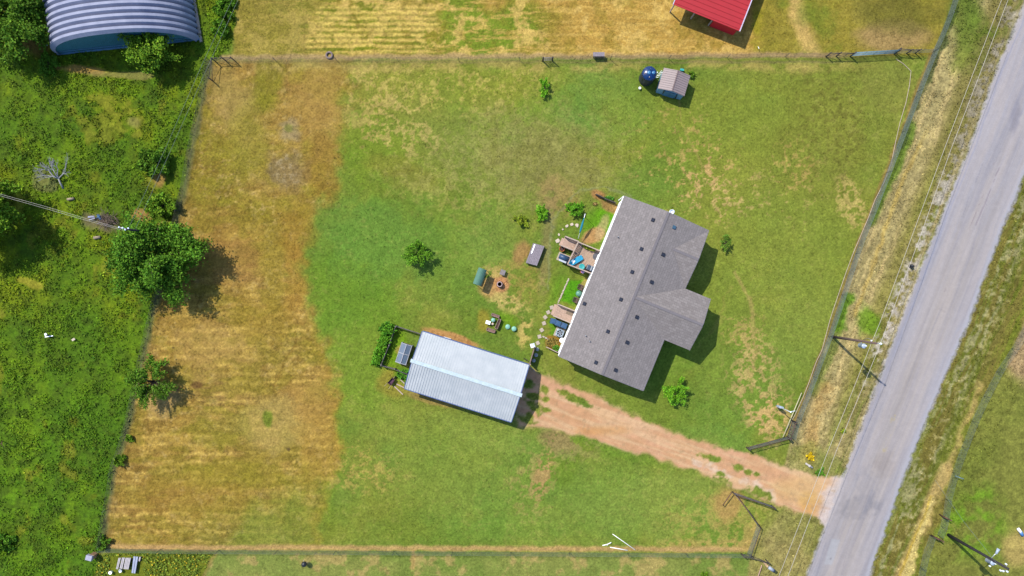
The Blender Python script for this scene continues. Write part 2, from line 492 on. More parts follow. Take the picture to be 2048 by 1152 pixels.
    wb(450, 190, 44, 50, 0, (178, 144, 88), 0.6, 0.5)
    wb(640, 200, 44, 110, 0, (180, 140, 78), 0.6, 0.5)
    wb(500, 280, 40, 60, 0, (158, 142, 60), 0.5, 0.5)
    wb(640, 330, 40, 60, 0, (156, 118, 54), 0.6, 0.5)
    wb(600, 460, 40, 70, 0, (160, 124, 50), 0.5, 0.6)
    wb(460, 520, 60, 50, 0, (176, 128, 74), 0.5, 0.5)
    wb(520, 640, 70, 60, 0, (160, 130, 50), 0.5, 0.6)
    wb(590, 560, 24, 80, 0, (170, 126, 56), 0.55, 0.5)
    wb(420, 690, 90, 50, 0, (196, 154, 92), 0.5, 0.6)
    wb(620, 800, 50, 60, 0, (178, 136, 74), 0.6, 0.4)
    wb(545, 850, 60, 50, 0, (186, 158, 92), 0.6, 0.5)
    wb(320, 800, 40, 40, 0, (198, 158, 112), 0.6, 0.5)
    wb(430, 860, 60, 40, 0, (146, 138, 44), 0.4, 0.9)
    wb(480, 950, 130, 30, 0, (150, 134, 44), 0.6, 0.6)
    wb(640, 890, 40, 70, 0, (182, 142, 68), 0.5, 0.6)
    wb(350, 1000, 120, 40, 0, (168, 128, 58), 0.4, 0.6)
    wb(400, 960, 30, 20, 0, (170, 140, 60), 0.4, 0.6)
    wb(535, 838, 9, 15, 0, (96, 130, 40), 0.85, 0.7)
    wb(393, 771, 10, 6, 0, (120, 84, 52), 0.8, 0.5)
    wb(346, 695, 4, 3, 0, (100, 76, 50), 0.8, 0.5)
    wb(577, 899, 4, 3, 0, (90, 70, 50), 0.8, 0.5)
    trail([(600, 640), (590, 690), (565, 730), (545, 790)], 2.0, (140, 108, 46), 0.55)
    # rim where the pasture meets the lawn
    rim = soft(np.abs(dwp + 8) - 8, 6) * soft(560 - y, 60) * soft(x - 720, 40) * soft(-(x - 560), 30)
    mix(C(198, 142, 58), rim * 0.15)
    # ---- north paddock
    mN = soft(y - 112 + 1.5 * n3, 5) * soft(-(x - 465 + 5 * n3), 6)
    base[...] = C(196, 152, 78)
    bmix((146, 126, 50), soft(x - 1050 + 90 * n2, 90) * 0.75)
    bmix((112, 136, 40), soft(x - 1060 + 120 * n2, 60) * soft(0.05 - n5 - .5 * n2, 0.35) * 0.6)
    bmix((172, 132, 80), soft(x - 640, 60) * soft(0.2 - n2, 0.4) * 0.5)
    bmix((132, 140, 42), soft(np.hypot((x - 700) / 70, (y - 55) / 45) - 1 + 0.5 * n2, 0.4) * 0.7)
    bmix((108, 146, 44), soft(np.hypot((x - 960) / 60, (y - 60) / 70) - 1 + 0.9 * n2 + .4 * n3, 0.6) * 0.75)
    bmix((196, 164, 92), soft(np.hypot((x - 815) / 60, (y - 40) / 40) - 1 + 0.6 * n3, 0.4) * 0.6)
    bmix((216, 174, 98), soft(0.2 - NZ[6].fbm(x, y + 3 * n3, 60, 5, o=4, g=0.7), 0.2) * 0.7)
    bmix((226, 184, 110), soft(0.25 - n6, 0.15) * 0.7)
    bmix((152, 128, 48), soft(0.35 - NZ[10].fbm(x, y, 30, o=4, g=0.7), 0.25) * 0.5)
    bmix((132, 134, 50), soft(-(x - 1515 + 10 * n2), 20) * 0.75)
    bmix((210, 170, 106), soft(seg_dist(x + 8 * n3, y, [(1590, -100), (1595, 40), (1625, 105)]) - 14, 10) * soft(-(x - 1560), 10) * 0.9)
    bmix((104, 134, 48), soft(np.hypot((x - 1650) / 50, (y - 50) / 50) - 1 + 0.9 * n2 + .5 * n3, 0.6) * 0.65)
    bmix((176, 140, 98), soft(np.hypot((x - 1770) / 70, (y - 75) / 30) - 1 + 0.6 * n2, 0.4) * 0.8)
    bmix((106, 100, 42), soft(np.hypot((x - 1780) / 90, (y - 20) / 40) - 1 + 0.5 * n2, 0.4) * 0.7)
    bmix((146, 150, 30), soft(np.hypot((x - 1512) / 13, (y - 50) / 60) - 1 + 0.8 * n3, 0.6) * 0.7)
    bmix((138, 128, 54), soft(x - 640 + 40 * n2, 50) * 0.6)
    # faint mower rows
    rows = soft(np.abs(x - 750) - 125 + 40 * n3, 20) * soft(np.abs(y - 60) - 46, 8)
    bmix((222, 188, 102), rows * sst((np.sin(y * 0.56 + 1.2 * n3) + 0.1) * 1.4) * soft(-(n4 + 0.4), 0.5) * 0.85)
    bmix((96, 124, 36), rows * sst((-np.sin(y * 0.56 + 1.2 * n3) - 0.2) * 1.4) * 0.4)
    col = col * (1 - mN[..., None]) + base * mN[..., None]
    # worn dirt along the north and south fences
    mix(C(186, 150, 112), soft(np.abs(y - 113 + 0.004 * (x - 1000) + 3 * n3) - 5, 3.5) * soft(430 - x, 15) * soft(x - 1690, 60) * 0.8)
    mix(C(196, 164, 100), soft(np.abs(y - 133 + 5 * n3 + 6 * n2) - 8, 8) * soft(430 - x, 30) * soft(x - 1700, 100) * soft(-(n3 + 0.2), 0.5) * 0.6)
    mix(C(150, 126, 92), soft(np.abs(y - 124 + 2 * n3) - 2, 2) * soft(430 - x, 15) * soft(x - 1700, 60) * 0.5)
    mix(C(205, 160, 112), soft(np.abs(y - 1094 - 0.004 * (x - 200) + 2.5 * n3) - 5, 4) * soft(215 - x, 8) * soft(x - 1490, 20) * 0.85)
    # ---- south strip
    mS = soft(1103 + 0.005 * (x - 200) - y + 1.5 * n3, 4)
    base[...] = C(128, 148, 78)
    bmix((150, 156, 92), soft(-(n5), 0.5) * 0.5)
    bmix((98, 140, 60), soft(-(n2 - 0.2), 0.5) * 0.5)
    bmix((196, 160, 108), soft(0.4 - n3 - 0.3 * n5, 0.3) * 0.6)
    bmix((112, 128, 34), soft(sd(wx, wy, [(190, 1100), (430, 1100), (400, 1160), (360, 1400), (100, 1400)]), 6) * 0.9)
    bmix((168, 140, 84), soft(np.abs(sd(wx, wy, [(190, 1000), (432, 1095), (398, 1160), (360, 1400), (100, 1400)])) - 3, 4) * soft(1100 - y, 4) * 0.6)
    col = col * (1 - mS[..., None]) + base * mS[..., None]
    trail([(830, 1106), (828, 1135)], 6, (210, 166, 110), 0.7)
    # ---- weedy west field
    WF = [(x_, y_) for x_, y_ in WEST] + [(185, 1180), (170, 2200), (-3000, 2200), (-3000, -2500), (505, -2500), (482, -60), (472, 40), (462, 90), (440, 116)]
    dwf = sd(x + 4 * n3, y + 3 * n4, WF)
    mW = soft(dwf, 4)
    base[...] = C(72, 132, 18)
    bmix((118, 142, 26), soft(y - 600, 120) * 0.4)
    bmix((110, 142, 20), soft(-(n5 + 0.1), 0.5) * 0.6)
    bmix((130, 142, 40), soft(-(n2 - 0.25 + soft(520 - y, 80) * 0.45), 0.3) * soft(y - 640, 60) * 0.5)
    bmix((52, 116, 16), soft(-(NZ[9].fbm(x, y, 60, o=4) - 0.1), 0.4) * 0.7)
    bmix((160, 140, 76), soft(0.75 - NZ[10].fbm(x, y, 45, o=5) - soft(y - 520, 60) * 0.25, 0.25) * 0.45)
    bmix((46, 96, 14), soft(0.25 - NZ[9].fbm(x, y, 14, o=3), 0.3) * 0.5)
    base = base * 1.0 * np.array([.96, 1.0, 0.6], f32)
    col = col * (1 - mW[..., None]) + base * mW[..., None]
    blob(60, 75, 60, 30, 0, (150, 112, 60), 0.75, 0.8)
    blob(170, 140, 50, 8, 5, (186, 140, 82), 0.8, 0.5)
    blob(240, 150, 90, 7, 2, (160, 140, 90), 0.6, 0.6)
    blob(205, 445, 34, 20, 10, (130, 112, 88), 0.8, 0.7)
    blob(90, 365, 20, 18, 0, (124, 116, 84), 0.6, 0.7)
    blob(280, 430, 22, 12, 0, (180, 132, 84), 0.8, 0.6)
    blob(320, 360, 16, 18, 0, (176, 128, 84), 0.7, 0.6)
    blob(330, 455, 14, 10, 0, (180, 140, 96), 0.7, 0.6)
    blob(60, 565, 30, 9, 20, (176, 160, 60), 0.7, 0.8)
    blob(270, 245, 18, 12, 0, (150, 136, 80), 0.7, 0.6)
    # bare strip under the west fence
    dw = seg_dist(x, y, WEST + [(200, 1105)])
    mix(C(120, 112, 84), soft(dw - 5 + 3 * n3, 4) * 0.6)
    # ---- verges
    dE = sd(x, y, EAST + [(1583, 876), (1548, 1010), (1520, 1055), (1500, 1112), (1480, 1300), (1430, 1700), (300, 4660), (9000, 4660), (9000, -3330), (2900, -2600), (1960, -170), (1905, 20)])
    mV = soft(dE + 2 * n3, 3)
    dL = seg_dist(x, y, ROAD_L)      # distance from the road's edges
    dR = seg_dist(x, y, ROAD_R)
    rt = sd(x, y, ROAD_L + [(9000, 4660), (9000, -3330)])   # <0 east of left road edge
    west_side = rt > 0
    base[...] = C(180, 158, 112)
    bmix((140, 126, 76), soft(-(rs + 0.15), 0.4) * 0.6)
    bmix((212, 182, 132), soft(-0.1 - rs + np.abs(dL - 105) / 90, 0.3) * 0.8)
    bmix((104, 138, 44), soft(0.25 - rs + 0.2 * n3, 0.3) * soft(np.abs(dL - 30) - 26, 12) * 0.5)
    bmix((128, 120, 50), soft(np.abs(dL - 40) - 22, 10) * soft(y - 820, 100) * 0.6)
    bmix((190, 180, 168), soft(np.abs(dL - 22 + 5 * n3) - 12, 8) * soft(0.1 - n4 - n3, 0.5) * soft(y - 760, 80) * 0.8)
    bmix((98, 148, 34), soft(np.hypot((x - 1735) / 20, (y - 640) / 34) - 1 + 0.5 * n3, 0.4) * 0.85)
    bmix((84, 140, 30), soft(seg_dist(x, y, [(1822, 250), (1790, 340), (1760, 400), (1745, 440)]) - 12 + 6 * n3, 6) * 0.8)
    bmix((84, 152, 22), soft(seg_dist(x, y, [(1694, 600), (1678, 650)]) - 13 + 8 * n3, 6) * 0.85)
    bmix((92, 140, 34), soft(seg_dist(x, y, [(1672, 665), (1650, 730), (1630, 780)]) - 12 + 9 * n3, 7) * 0.6)
    bmix((120, 150, 34), soft(seg_dist(x, y, [(1560, 1010), (1535, 1040), (1510, 1100)]) - 12 + 8 * n3, 8) * 0.7)
    bmix((212, 176, 100), soft(seg_dist(x + 4 * n3, y, [(1860, 260), (1815, 340), (1775, 450), (1745, 540), (1712, 630)]) - 4, 4) * 0.7)
    bmix((208, 160, 100), soft(seg_dist(x + 5 * n3, y, [(1650, 780), (1628, 850), (1612, 920)]) - 11 + 9 * n3, 11) * 0.55)
    bmix((112, 132, 50), soft(np.hypot((x - 1930) / 44, (y - 40) / 90) - 1 + 0.5 * n2, 0.4) * 0.8)
    bmix((186, 164, 116), soft(seg_dist(x, y, [(1905, 60), (1880, 200), (1850, 280)]) - 12 + 8 * n3, 8) * 0.7)
    bmix((134, 140, 76), soft(-(y - 985 + 20 * n2), 26) * 0.75)
    bmix((164, 142, 96), soft(-(y - 1060 + 30 * n2), 30) * soft(0.1 - n5, 0.4) * 0.6)
    e_ = base.copy()
    # east of the road
    base[...] = C(122, 118, 62)
    bmix((106, 128, 44), soft(-(rs - 0.0), 0.35) * 0.75)
    bmix((160, 148, 112), soft(0.3 - rs - 0.5 * n4, 0.3) * soft(np.abs(dR - 28) - 22, 10) * 0.75)
    bmix((188, 168, 122), soft(0.45 - n4, 0.3) * soft(np.abs(dR - 45) - 22, 10) * 0.35)
    bmix((206, 172, 112), soft(seg_dist(x + 4 * n3 + 6 * n2, y, [(1965, 770), (1945, 830), (1915, 900), (1895, 940)]) - 6 + 6 * n3, 6) * 0.6)
    bmix((200, 166, 110), soft(seg_dist(x + 4 * n3 + 4 * n2, y, [(1895, 940), (1872, 985), (1850, 1040), (1800, 1160)]) - 13 + 6 * n3, 8) * 0.85)
    bmix((224, 196, 130), soft(seg_dist(x + 4 * n3, y, [(1868, 1000), (1845, 1060), (1812, 1160)]) - 8 + 4 * n3, 5) * 0.8)
    bmix((206, 170, 70), soft(seg_dist(x + 3 * n3, y, [(1866, 995), (1835, 1070), (1798, 1160)]) - 2.5, 3) * 0.8)
    # field beyond the east fence
    FE = [(2075, 600), (2048, 650), (2010, 745), (1962, 800), (1935, 880), (1905, 960), (1885, 1040), (1860, 1085), (1842, 1152), (1800, 1300), (1700, 1800), (4000, 1800), (4000, 400), (2140, 420)]
    mF = soft(sd(x + 3 * n3, y, FE), 5)
    fcol = np.empty_like(base); fcol[...] = C(106, 124, 56)
    t_ = soft(-(n5), 0.5)[..., None] * 0.6; fcol = fcol * (1 - t_) + C(134, 138, 74) * t_
    t_ = (soft(np.hypot((x - 1950) / 70, (y - 1050) / 60) - 1 + 0.5 * n2, 0.5) * 0.85 * soft(-(n3 + n2 + .4), .7))[..., None]; fcol = fcol * (1 - t_) + C(96, 150, 36) * t_
    t_ = (soft(np.hypot((x - 2040) / 34, (y - 1090) / 36) - 1 + 0.4 * n2, 0.4) * 0.8)[..., None]; fcol = fcol * (1 - t_) + C(190, 160, 100) * t_
    t_ = (soft(np.hypot((x - 2052) / 44, (y - 700) / 60) - 1 + 0.3 * n2, 0.25) * 0.9)[..., None]; fcol = fcol * (1 - t_) + C(182, 148, 116) * t_
    base = base * (1 - mF[..., None]) + fcol * mF[..., None]
    we = soft(-rt, 2)[..., None]
    # trailing strips beside the fence on the road side
    vcol = e_ * (1 - np.where(west_side, 0, 1)[..., None]) + base * np.where(west_side, 0, 1)[..., None]
    # vegetation mottling
    vcol = vcol * (1.04 + 0.12 * n4[..., None] + 0.06 * n3[..., None])
    col = col * (1 - mV[..., None]) + vcol * mV[..., None]
    mix(C(160, 122, 80), soft(np.abs(seg_dist(x, y, EAST)) - 5 + 2 * n3, 3) * 0.65)
    mix(C(74, 112, 66), soft(seg_dist(x + 3 * n3, y, [(1915, -20), (1900, 40), (1878, 100), (1850, 170), (1826, 230), (1800, 290)]) - 8 + 5 * n3, 4) * 0.8)
    mix(C(70, 120, 40), soft(np.hypot((x - 1945) / 34, (y - 20) / 60) - 1 + .6 * n2, .5) * 0.7)
    mix(C(104, 104, 70), soft(np.abs(dL - 34) - 30 + 10 * n3, 14) * west_side * soft(y - 330, 120) * soft(-(n3 + n4 + .3), .6) * 0.6)
    blob(1452, 1010, 30, 44, 25, (196, 150, 96), 0.75, 0.5)
    blob(1500, 1080, 18, 30, 20, (198, 160, 100), 0.6, 0.5)
    blob(1420, 930, 20, 14, 0, (120, 150, 60), 0.5)
    blob(1640, 930, 70, 30, 20, (118, 138, 56), 0.55, 0.7)
    # ---- driveway
    dd = sd(x + 7 * n3 + 3 * n4, y + 5 * NZ[7].fbm(x, y, 22, o=3) + 2 * n4, DRIVE)
    isl = np.full(x.shape, 9.0, f32)
    for (cx, cy, rx, ry, ang) in [(1150, 798, 34, 8, 26), (1125, 785, 16, 6, 20), (1090, 780, 14, 9, 30), (1092, 799, 9, 6, 10), (1092, 820, 8, 5, 10), (1075, 822, 8, 10, 0), (1418, 914, 26, 6, 15), (1476, 936, 10, 7, 20), (1496, 944, 9, 6, 20), (1514, 948, 7, 4, 0), (1448, 962, 20, 8, 20), (1440, 949, 12, 6, 0), (1520, 985, 26, 8, 24), (1056, 770, 12, 9, 0), (1064, 792, 12, 7, 0), (1065, 812, 16, 9, 20), (1056, 838, 18, 12, 0)]:
        t = math.radians(ang)
        u = ((x - cx) * math.cos(t) + (y - cy) * math.sin(t)) / rx
        v = (-(x - cx) * math.sin(t) + (y - cy) * math.cos(t)) / ry
        isl = np.minimum(isl, (np.hypot(u, v) - 1 + 0.35 * n3 + 0.4 * n4) * 8)
    drive = (dd < 0) & (isl > 0)
    md = soft(dd, 4.5) * soft(-isl, 3.0)
    base[...] = C(223, 166, 138)
    bmix((210, 156, 118), soft(-(n2), 0.4) * 0.5)
    bmix((232, 190, 158), soft(-(NZ[8].fbm(x * 0.94 + y * 0.34, -x * 0.34 + y * 0.94, 90, 8, o=4) - 0.1), 0.4) * 0.6)
    bmix((212, 148, 92), soft(np.hypot((x - 1190) / 50, (y - 862) / 10) - 1 + 0.6 * n2, 0.6) * 0.6)
    bmix((238, 214, 190), soft(seg_dist(x, y, [(1395, 925), (1440, 945), (1500, 965), (1545, 985), (1548, 1000)]) - 5 + 9 * n3 + 5 * n4, 6) * 0.7)
    bmix((218, 160, 92), soft(np.hypot((x - 1625) / 24, (y - 1010) / 18) - 1 + 0.5 * n2, 0.5) * 0.8)
    bmix((222, 178, 126), soft(np.hypot((x - 1590) / 50, (y - 980) / 24) - 1 + 0.5 * n2, 0.6) * 0.6)
    bmix((214, 202, 196), soft(rt - 22 + 10 * n3, 12) * 0.85)
    dc = seg_dist(x, y, [(1050, 800), (1150, 826), (1300, 879), (1450, 932), (1600, 990), (1680, 1010)])
    bmix((198, 146, 108), soft(np.abs(np.abs(dc + 2 * n3) - 13) - 1.5, 3) * soft(-(n3 + 0.3), 0.5) * 0.45)
    bmix((188, 152, 122), soft(0.62 - NZ[10].fbm(x, y, 8, o=3, g=0.7), 0.2) * 0.5)
    base = base * (1 + 0.10 * n4[..., None])
    mE = soft(np.abs(dd) - 5, 6) * soft(dd - 20, 3) * (1 - md)
    mix(C(186, 156, 108), mE * soft(-(n4 + n3), 0.7) * 0.5)
    col = col * (1 - md[..., None]) + base * md[..., None]
    # apron of crushed stone beside the workshop
    # ---- road
    dr = sd(x + 2.2 * n4 + 1.2 * n3, y + 1.5 * n4, ROAD)
    road = dr < 0
    mr_ = soft(dr, 1.6)
    base[...] = C(173, 169, 177)
    bmix((164, 166, 183), soft(-(rs), 0.4) * 0.45)
    bmix((175, 166, 162), soft(420 - y, 200) * soft(np.abs(seg_dist(x, y, ROAD_C)) - 30, 26) * 0.6)
    cl = NZ[8].fbm(al, ac, 200, 5, o=4, g=0.6)
    bmix((155, 153, 166), soft(0.2 - cl, 0.3) * 0.45)
    bmix((140, 138, 147), soft(np.hypot((x - 1700) / 34, (y - 1012) / 16) - 1 + 0.9 * n3 + .5 * n4, 0.8) * 0.5)
    bmix((136, 138, 155), soft(np.hypot((x - 1735) / 14, (y - 975) / 32) - 1 + 0.9 * n3 + .5 * n4, 0.8) * 0.4)
    bmix((142, 140, 157), soft(np.hypot((x - 2030) / 9, (y - 235) / 38) - 1 + 0.6 * n3, 0.6) * 0.6)
    bmix((149, 140, 140), soft(np.hypot((x - 1766) / 16, (y - 930) / 26) - 1 + 0.6 * n3, 0.7) * 0.5)
    st1 = NZ[3].fbm(al, ac + 2 * n2, 420, 6, o=4, g=0.7)
    st2 = NZ[6].fbm(al, ac + 2 * n2, 260, 16, o=3, g=0.6)
    base = base * (1.05 + 0.10 * st1 + 0.08 * st2)[..., None] * np.array([1.04, 1.01, .94], f32)
    bmix((192, 180, 172), soft(0.1 - st2, 0.4) * 0.3)
    def crack(pts, w, c, s, dash=None):
        d = seg_dist(x + 1.2 * n3, y, pts)
        mm = soft(d - w, 1.0)
        if dash is not None: mm = mm * soft(-(n3 + n4 * 0.6 + dash), 0.3)
        bmix(c, mm * s)
    crack([(1998, 300), (1980, 345), (1962, 400), (1946, 440), (1925, 490), (1905, 540), (1890, 580), (1874, 605)], 0.9, (140, 126, 132), 0.7, -0.35)
    crack([(2010, 310), (1992, 350), (1975, 395), (1960, 430), (1948, 460)], 1.0, (138, 125, 134), 0.7, 0.1)
    crack([(1965, 325), (1950, 365)], 0.4, (140, 136, 149), 0.7)
    crack([(1938, 392), (1925, 432)], 0.4, (140, 136, 149), 0.7)
    crack([(1878, 618), (1890, 624)], 0.4, (140, 130, 130), 0.6)
    crack([(1842, 688), (1834, 704)], 0.4, (149, 136, 130), 0.6)
    crack([(1975, 400), (1940, 512)], 0.4, (151, 145, 158), 0.5)
    crack([(1738, 980), (1700, 1080), (1680, 1152)], 0.5, (149, 143, 149), 0.5)
    crack([(1652, 1085), (1632, 1152)], 0.6, (145, 142, 153), 0.6)
    crack([(1666, 1078), (1680, 1080)], 0.5, (149, 145, 155), 0.5)
    crack([(1790, 820), (1780, 860), (1768, 905)], 4.0, (192, 170, 140), 0.75, -0.2)
    bmix((183, 183, 187), soft(sd(x, y, [(1663, 1077), (1680, 1079), (1664, 1130), (1648, 1128)]) + 0.5 * n4, 1.5) * 0.7)
    bmix((123, 119, 125), soft(np.hypot(x - 1661, y - 1117) - 1.6, 1) * 0.8)
    # pale chip-seal bands at both edges
    bmix((187, 185, 192), soft(dR - 7 + 2 * n4, 3) * 0.75)
    bmix((147, 153, 179), soft(np.abs(dL - 9 + 1.5 * n3) - 1.4, 1.6) * soft(y - 800, 300) * 0.45)
    base = base * (1 + 0.035 * n4[..., None])
    col = col * (1 - mr_[..., None]) + base * mr_[..., None]
    mix(C(183, 179, 183), soft(np.abs(dr) - 3 + 3 * n3, 3) * (~road) * 0.65)
    # general grain: every patch of turf differs a little from the next
    n0 = NZ[1].fbm(x, y, 3.2, o=2)
    g = (1 + 0.12 * n0 + 0.14 * n4 + 0.05 * n3 + 0.04 * n6)[..., None]
    col = col * (1 - 0.02 * ((1 - mr_) * (1 - md))[..., None])
    turf = ((1 - mr_) * (1 - md))[..., None]
    col = col * (1 + (g - 1) * turf)
    col = np.clip(col, 0.004, 0.9)
    # ---- height
    hz = 0.012 * n3 + 0.008 * n4
    lump = NZ[9].fbm(x, y, 26, o=4, g=0.65)
    lump2 = NZ[10].fbm(x, y, 9, o=3, g=0.7)
    hz = hz + mW * (0.09 * lump + 0.05 * lump2 + 0.04)
    hz = hz + 0.012 * m * (hs + n4)
    mv = mV * (1 - mr_)
    ditch = mv * (0.03 * lump + 0.025 * lump2) * (1 - mF)
    hz = hz + ditch - 0.28 * mv * np.where(west_side, np.exp(-((dL - 78) / 34.0) ** 2), np.exp(-((dR - 80) / 30.0) ** 2)) * soft(np.abs(dd) * 0 - dd + 40, 30) * np.where(west_side, soft(y - 900, 60), 1)
    hz = hz * (1 - mr_) * (1 - 0.7 * md) + 0.05 * mr_
    # level pads under buildings
    for (cx, cy, r_) in [(1268, 588, 215), (940, 752, 150), (1297, 155, 25), (1347, 167, 45), (1420, 10, 120)]:
        hz = hz * (1 - soft(np.hypot(x - cx, y - cy) - r_, 20) * (1 - mW) * (1 - 0.0)) - 0.0
    return col, hz, drive, road, mW

def axis(lo, hi, step, far):
    a_ = np.arange(lo, hi + step * 0.5, step)
    out = [hi]; s = step
    hi_l = []
    v = a_[-1]
    while v < far:
        s *= 1.35; v += s; hi_l.append(v)
    lo_l = []; s = step; v = a_[0]
    while v > -far:
        s *= 1.35; v -= s; lo_l.append(v)
    return np.array(lo_l[::-1] + list(a_) + hi_l)
GSTEP = 0.125
gx = axis(-70, 70, GSTEP, 1800.0); gy = axis(-43, 43, GSTEP, 1800.0)
XX, YY = np.meshgrid(gx, gy)
pxx = XX / MPP + 1024; pyy = 576 - YY / MPP
gcol, gz, gdrive, groad, gweed = ground_fields(pxx, pyy)
far = (np.abs(XX) > 110) | (np.abs(YY) > 90)
gz = np.where(far, 0, gz)
NXg, NYg = len(gx), len(gy)
verts = np.stack([XX, YY, gz], -1).reshape(-1, 3).astype(np.float32)
colf = np.concatenate([gcol.reshape(-1, 3), np.ones((NXg * NYg, 1), np.float32)], 1).astype(np.float32)
ii = (np.arange(NYg - 1)[:, None] * NXg + np.arange(NXg - 1)[None, :])
quads = np.stack([ii, ii + 1, ii + NXg + 1, ii + NXg], -1).reshape(-1, 4)
def cellm(a_):
    return (a_[:-1, :-1].astype(int) + a_[1:, :-1] + a_[:-1, 1:] + a_[1:, 1:] >= 2).reshape(-1)
c_road = cellm(groad); c_drive = cellm(gdrive) & ~c_road
def grid_obj(name, sel, m, label):
    q = quads[sel]
    used, inv = np.unique(q, return_inverse=True)
    me = bpy.data.meshes.new(name)
    me.vertices.add(len(used)); me.vertices.foreach_set('co', verts[used].ravel())
    nf = len(q)
    me.loops.add(nf * 4); me.loops.foreach_set('vertex_index', inv.reshape(-1).astype(np.int32))
    me.polygons.add(nf); me.polygons.foreach_set('loop_start', np.arange(0, nf * 4, 4, dtype=np.int32))
    me.polygons.foreach_set('use_smooth', np.ones(nf, bool))
    me.update(calc_edges=True)
    at = me.color_attributes.new('col', 'FLOAT_COLOR', 'POINT')
    at.data.foreach_set('color', colf[used].ravel())
    me.materials.append(m)
    o = bpy.data.objects.new(name, me); COLL.objects.link(o)
    tag(o, label, kind='structure')
    return o
M_TURF = mat_attr('turf', fine=((1.1, 0.08), (4.2, 0.34), (14.0, 0.26)), bump=0.045)
M_ROADS = mat_attr('road_surface', fine=((2.5, 0.03), (14.0, 0.10)), bump=0.004)
M_DIRT = mat_attr('packed_dirt', fine=((2.0, 0.06), (9.0, 0.13)), bump=0.012)
grid_obj('ground', ~(c_road | c_drive), M_TURF, 'mown lawn, dry pasture and weedy field around the house')
grid_obj('road', c_road, M_ROADS, 'pale grey two lane country road on the right')
grid_obj('driveway', c_drive, M_DIRT, 'pink dirt driveway between the road and the workshop')
def ground_z(px, py):
    c, h, d, r, w = ground_fields(np.array([float(px)]), np.array([float(py)]))
    return float(h[0])

# ================================================================== BUILDINGS
def rib_mat(name, col, rough=0.35, metal=0.0, spec=0.4):
    return mat(name, col, rough=rough, metal=metal, var=0.05, scale=1.2, spec=spec)
def shingle_mat(name, c1, c2, ang):
    """asphalt shingles: staggered tabs of slightly different tone in courses across the slope"""
    m = bpy.data.materials.new(name); m.use_nodes = True
    nt = m.node_tree; N = nt.nodes; Lk = nt.links; b = N['Principled BSDF']
    b.inputs['Roughness'].default_value = 0.95; b.inputs['Specular IOR Level'].default_value = 0.15
    tc = N.new('ShaderNodeTexCoord'); mp = N.new('ShaderNodeMapping'); mp.inputs['Rotation'].default_value = (0, 0, ang)
    Lk.new(tc.outputs['Object'], mp.inputs[0])
    br = N.new('ShaderNodeTexBrick'); br.inputs['Scale'].default_value = 1.0
    br.inputs['Brick Width'].default_value = 0.46; br.inputs['Row Height'].default_value = 0.28
    br.inputs['Mortar Size'].default_value = 0.018; br.inputs['Mortar Smooth'].default_value = 0.6; br.inputs['Bias'].default_value = 0.0
    br.inputs['Color1'].default_value = (*c1, 1); br.inputs['Color2'].default_value = (*c2, 1)
    br.inputs['Mortar'].default_value = (*[c * 0.62 for c in c1], 1)
    Lk.new(mp.outputs[0], br.inputs['Vector'])
    nz = N.new('ShaderNodeTexNoise'); nz.inputs['Scale'].default_value = 5; nz.inputs['Detail'].default_value = 6; nz.inputs['Roughness'].default_value = 0.75
    Lk.new(tc.outputs['Object'], nz.inputs['Vector'])
    mr = N.new('ShaderNodeMapRange'); mr.inputs['From Min'].default_value = 0.3; mr.inputs['From Max'].default_value = 0.7
    mr.inputs['To Min'].default_value = 0.86; mr.inputs['To Max'].default_value = 1.14
    Lk.new(nz.outputs['Fac'], mr.inputs['Value'])
    sc_ = N.new('ShaderNodeVectorMath'); sc_.operation = 'SCALE'
    Lk.new(br.outputs['Color'], sc_.inputs[0]); Lk.new(mr.outputs[0], sc_.inputs['Scale']); Lk.new(sc_.outputs[0], b.inputs['Base Color'])
    bp = N.new('ShaderNodeBump'); bp.inputs['Strength'].default_value = 0.5; bp.inputs['Distance'].default_value = 0.02
    Lk.new(nz.outputs['Fac'], bp.inputs['Height']); Lk.new(bp.outputs[0], b.inputs['Normal'])
    return m
M_WHITE = mat('white_paint', (0.72, 0.73, 0.74), rough=0.55, var=0.06)
M_SIDING = mat('white_siding', (0.62, 0.63, 0.64), rough=0.6, var=0.06, scale=1.5)
M_GLASS = mat('dark_glass', (0.02, 0.03, 0.04), rough=0.08, spec=0.6, var=0.2)
M_DARK = mat('dark_metal', (0.02, 0.022, 0.028), rough=0.5, var=0.2)
M_VENT = mat('vent_black', (0.02, 0.024, 0.036), rough=0.9, var=0.2, spec=.05)
M_BLACK = mat('black_plastic', (0.012, 0.013, 0.016), rough=0.4, var=0.2)
M_STEEL = mat('galvanised_steel', (0.42, 0.45, 0.48), rough=0.4, metal=0.5, var=0.12)
M_GREYM = mat('grey_metal', (0.22, 0.24, 0.27), rough=0.45, metal=0.3, var=0.15)
M_RUST = mat('brown_painted_pipe', (0.07, 0.03, 0.025), rough=0.7, var=0.3)
M_DECK = mat('weathered_deck_boards', alb(214, 182, 162), rough=0.85, var=0.18, scale=3, stretch=(1, 1, 1))
M_WOODL = mat('pale_lumber', alb(206, 184, 168), rough=0.85, var=0.15, scale=4)
M_WOODG = mat('grey_weathered_wood', alb(158, 148, 156), rough=0.9, var=0.25, scale=5)
M_WOODP = mat('pink_grey_wood', alb(176, 146, 140), rough=0.9, var=0.25, scale=5)
M_WOODB = mat('dark_brown_wood', (0.045, 0.035, 0.032), rough=0.9, var=0.3, scale=4)
M_WOODD = mat('dark_weathered_wood', alb(96, 88, 84), rough=0.9, var=0.3, scale=5)
M_CONC = mat('concrete', alb(206, 190, 172), rough=0.95, var=0.12, scale=6)
M_STONE = mat('pale_stone', alb(232, 214, 194), rough=0.95, var=0.15, scale=7)
M_TERRA = mat('terracotta', alb(206, 112, 70), rough=0.8, var=0.15)
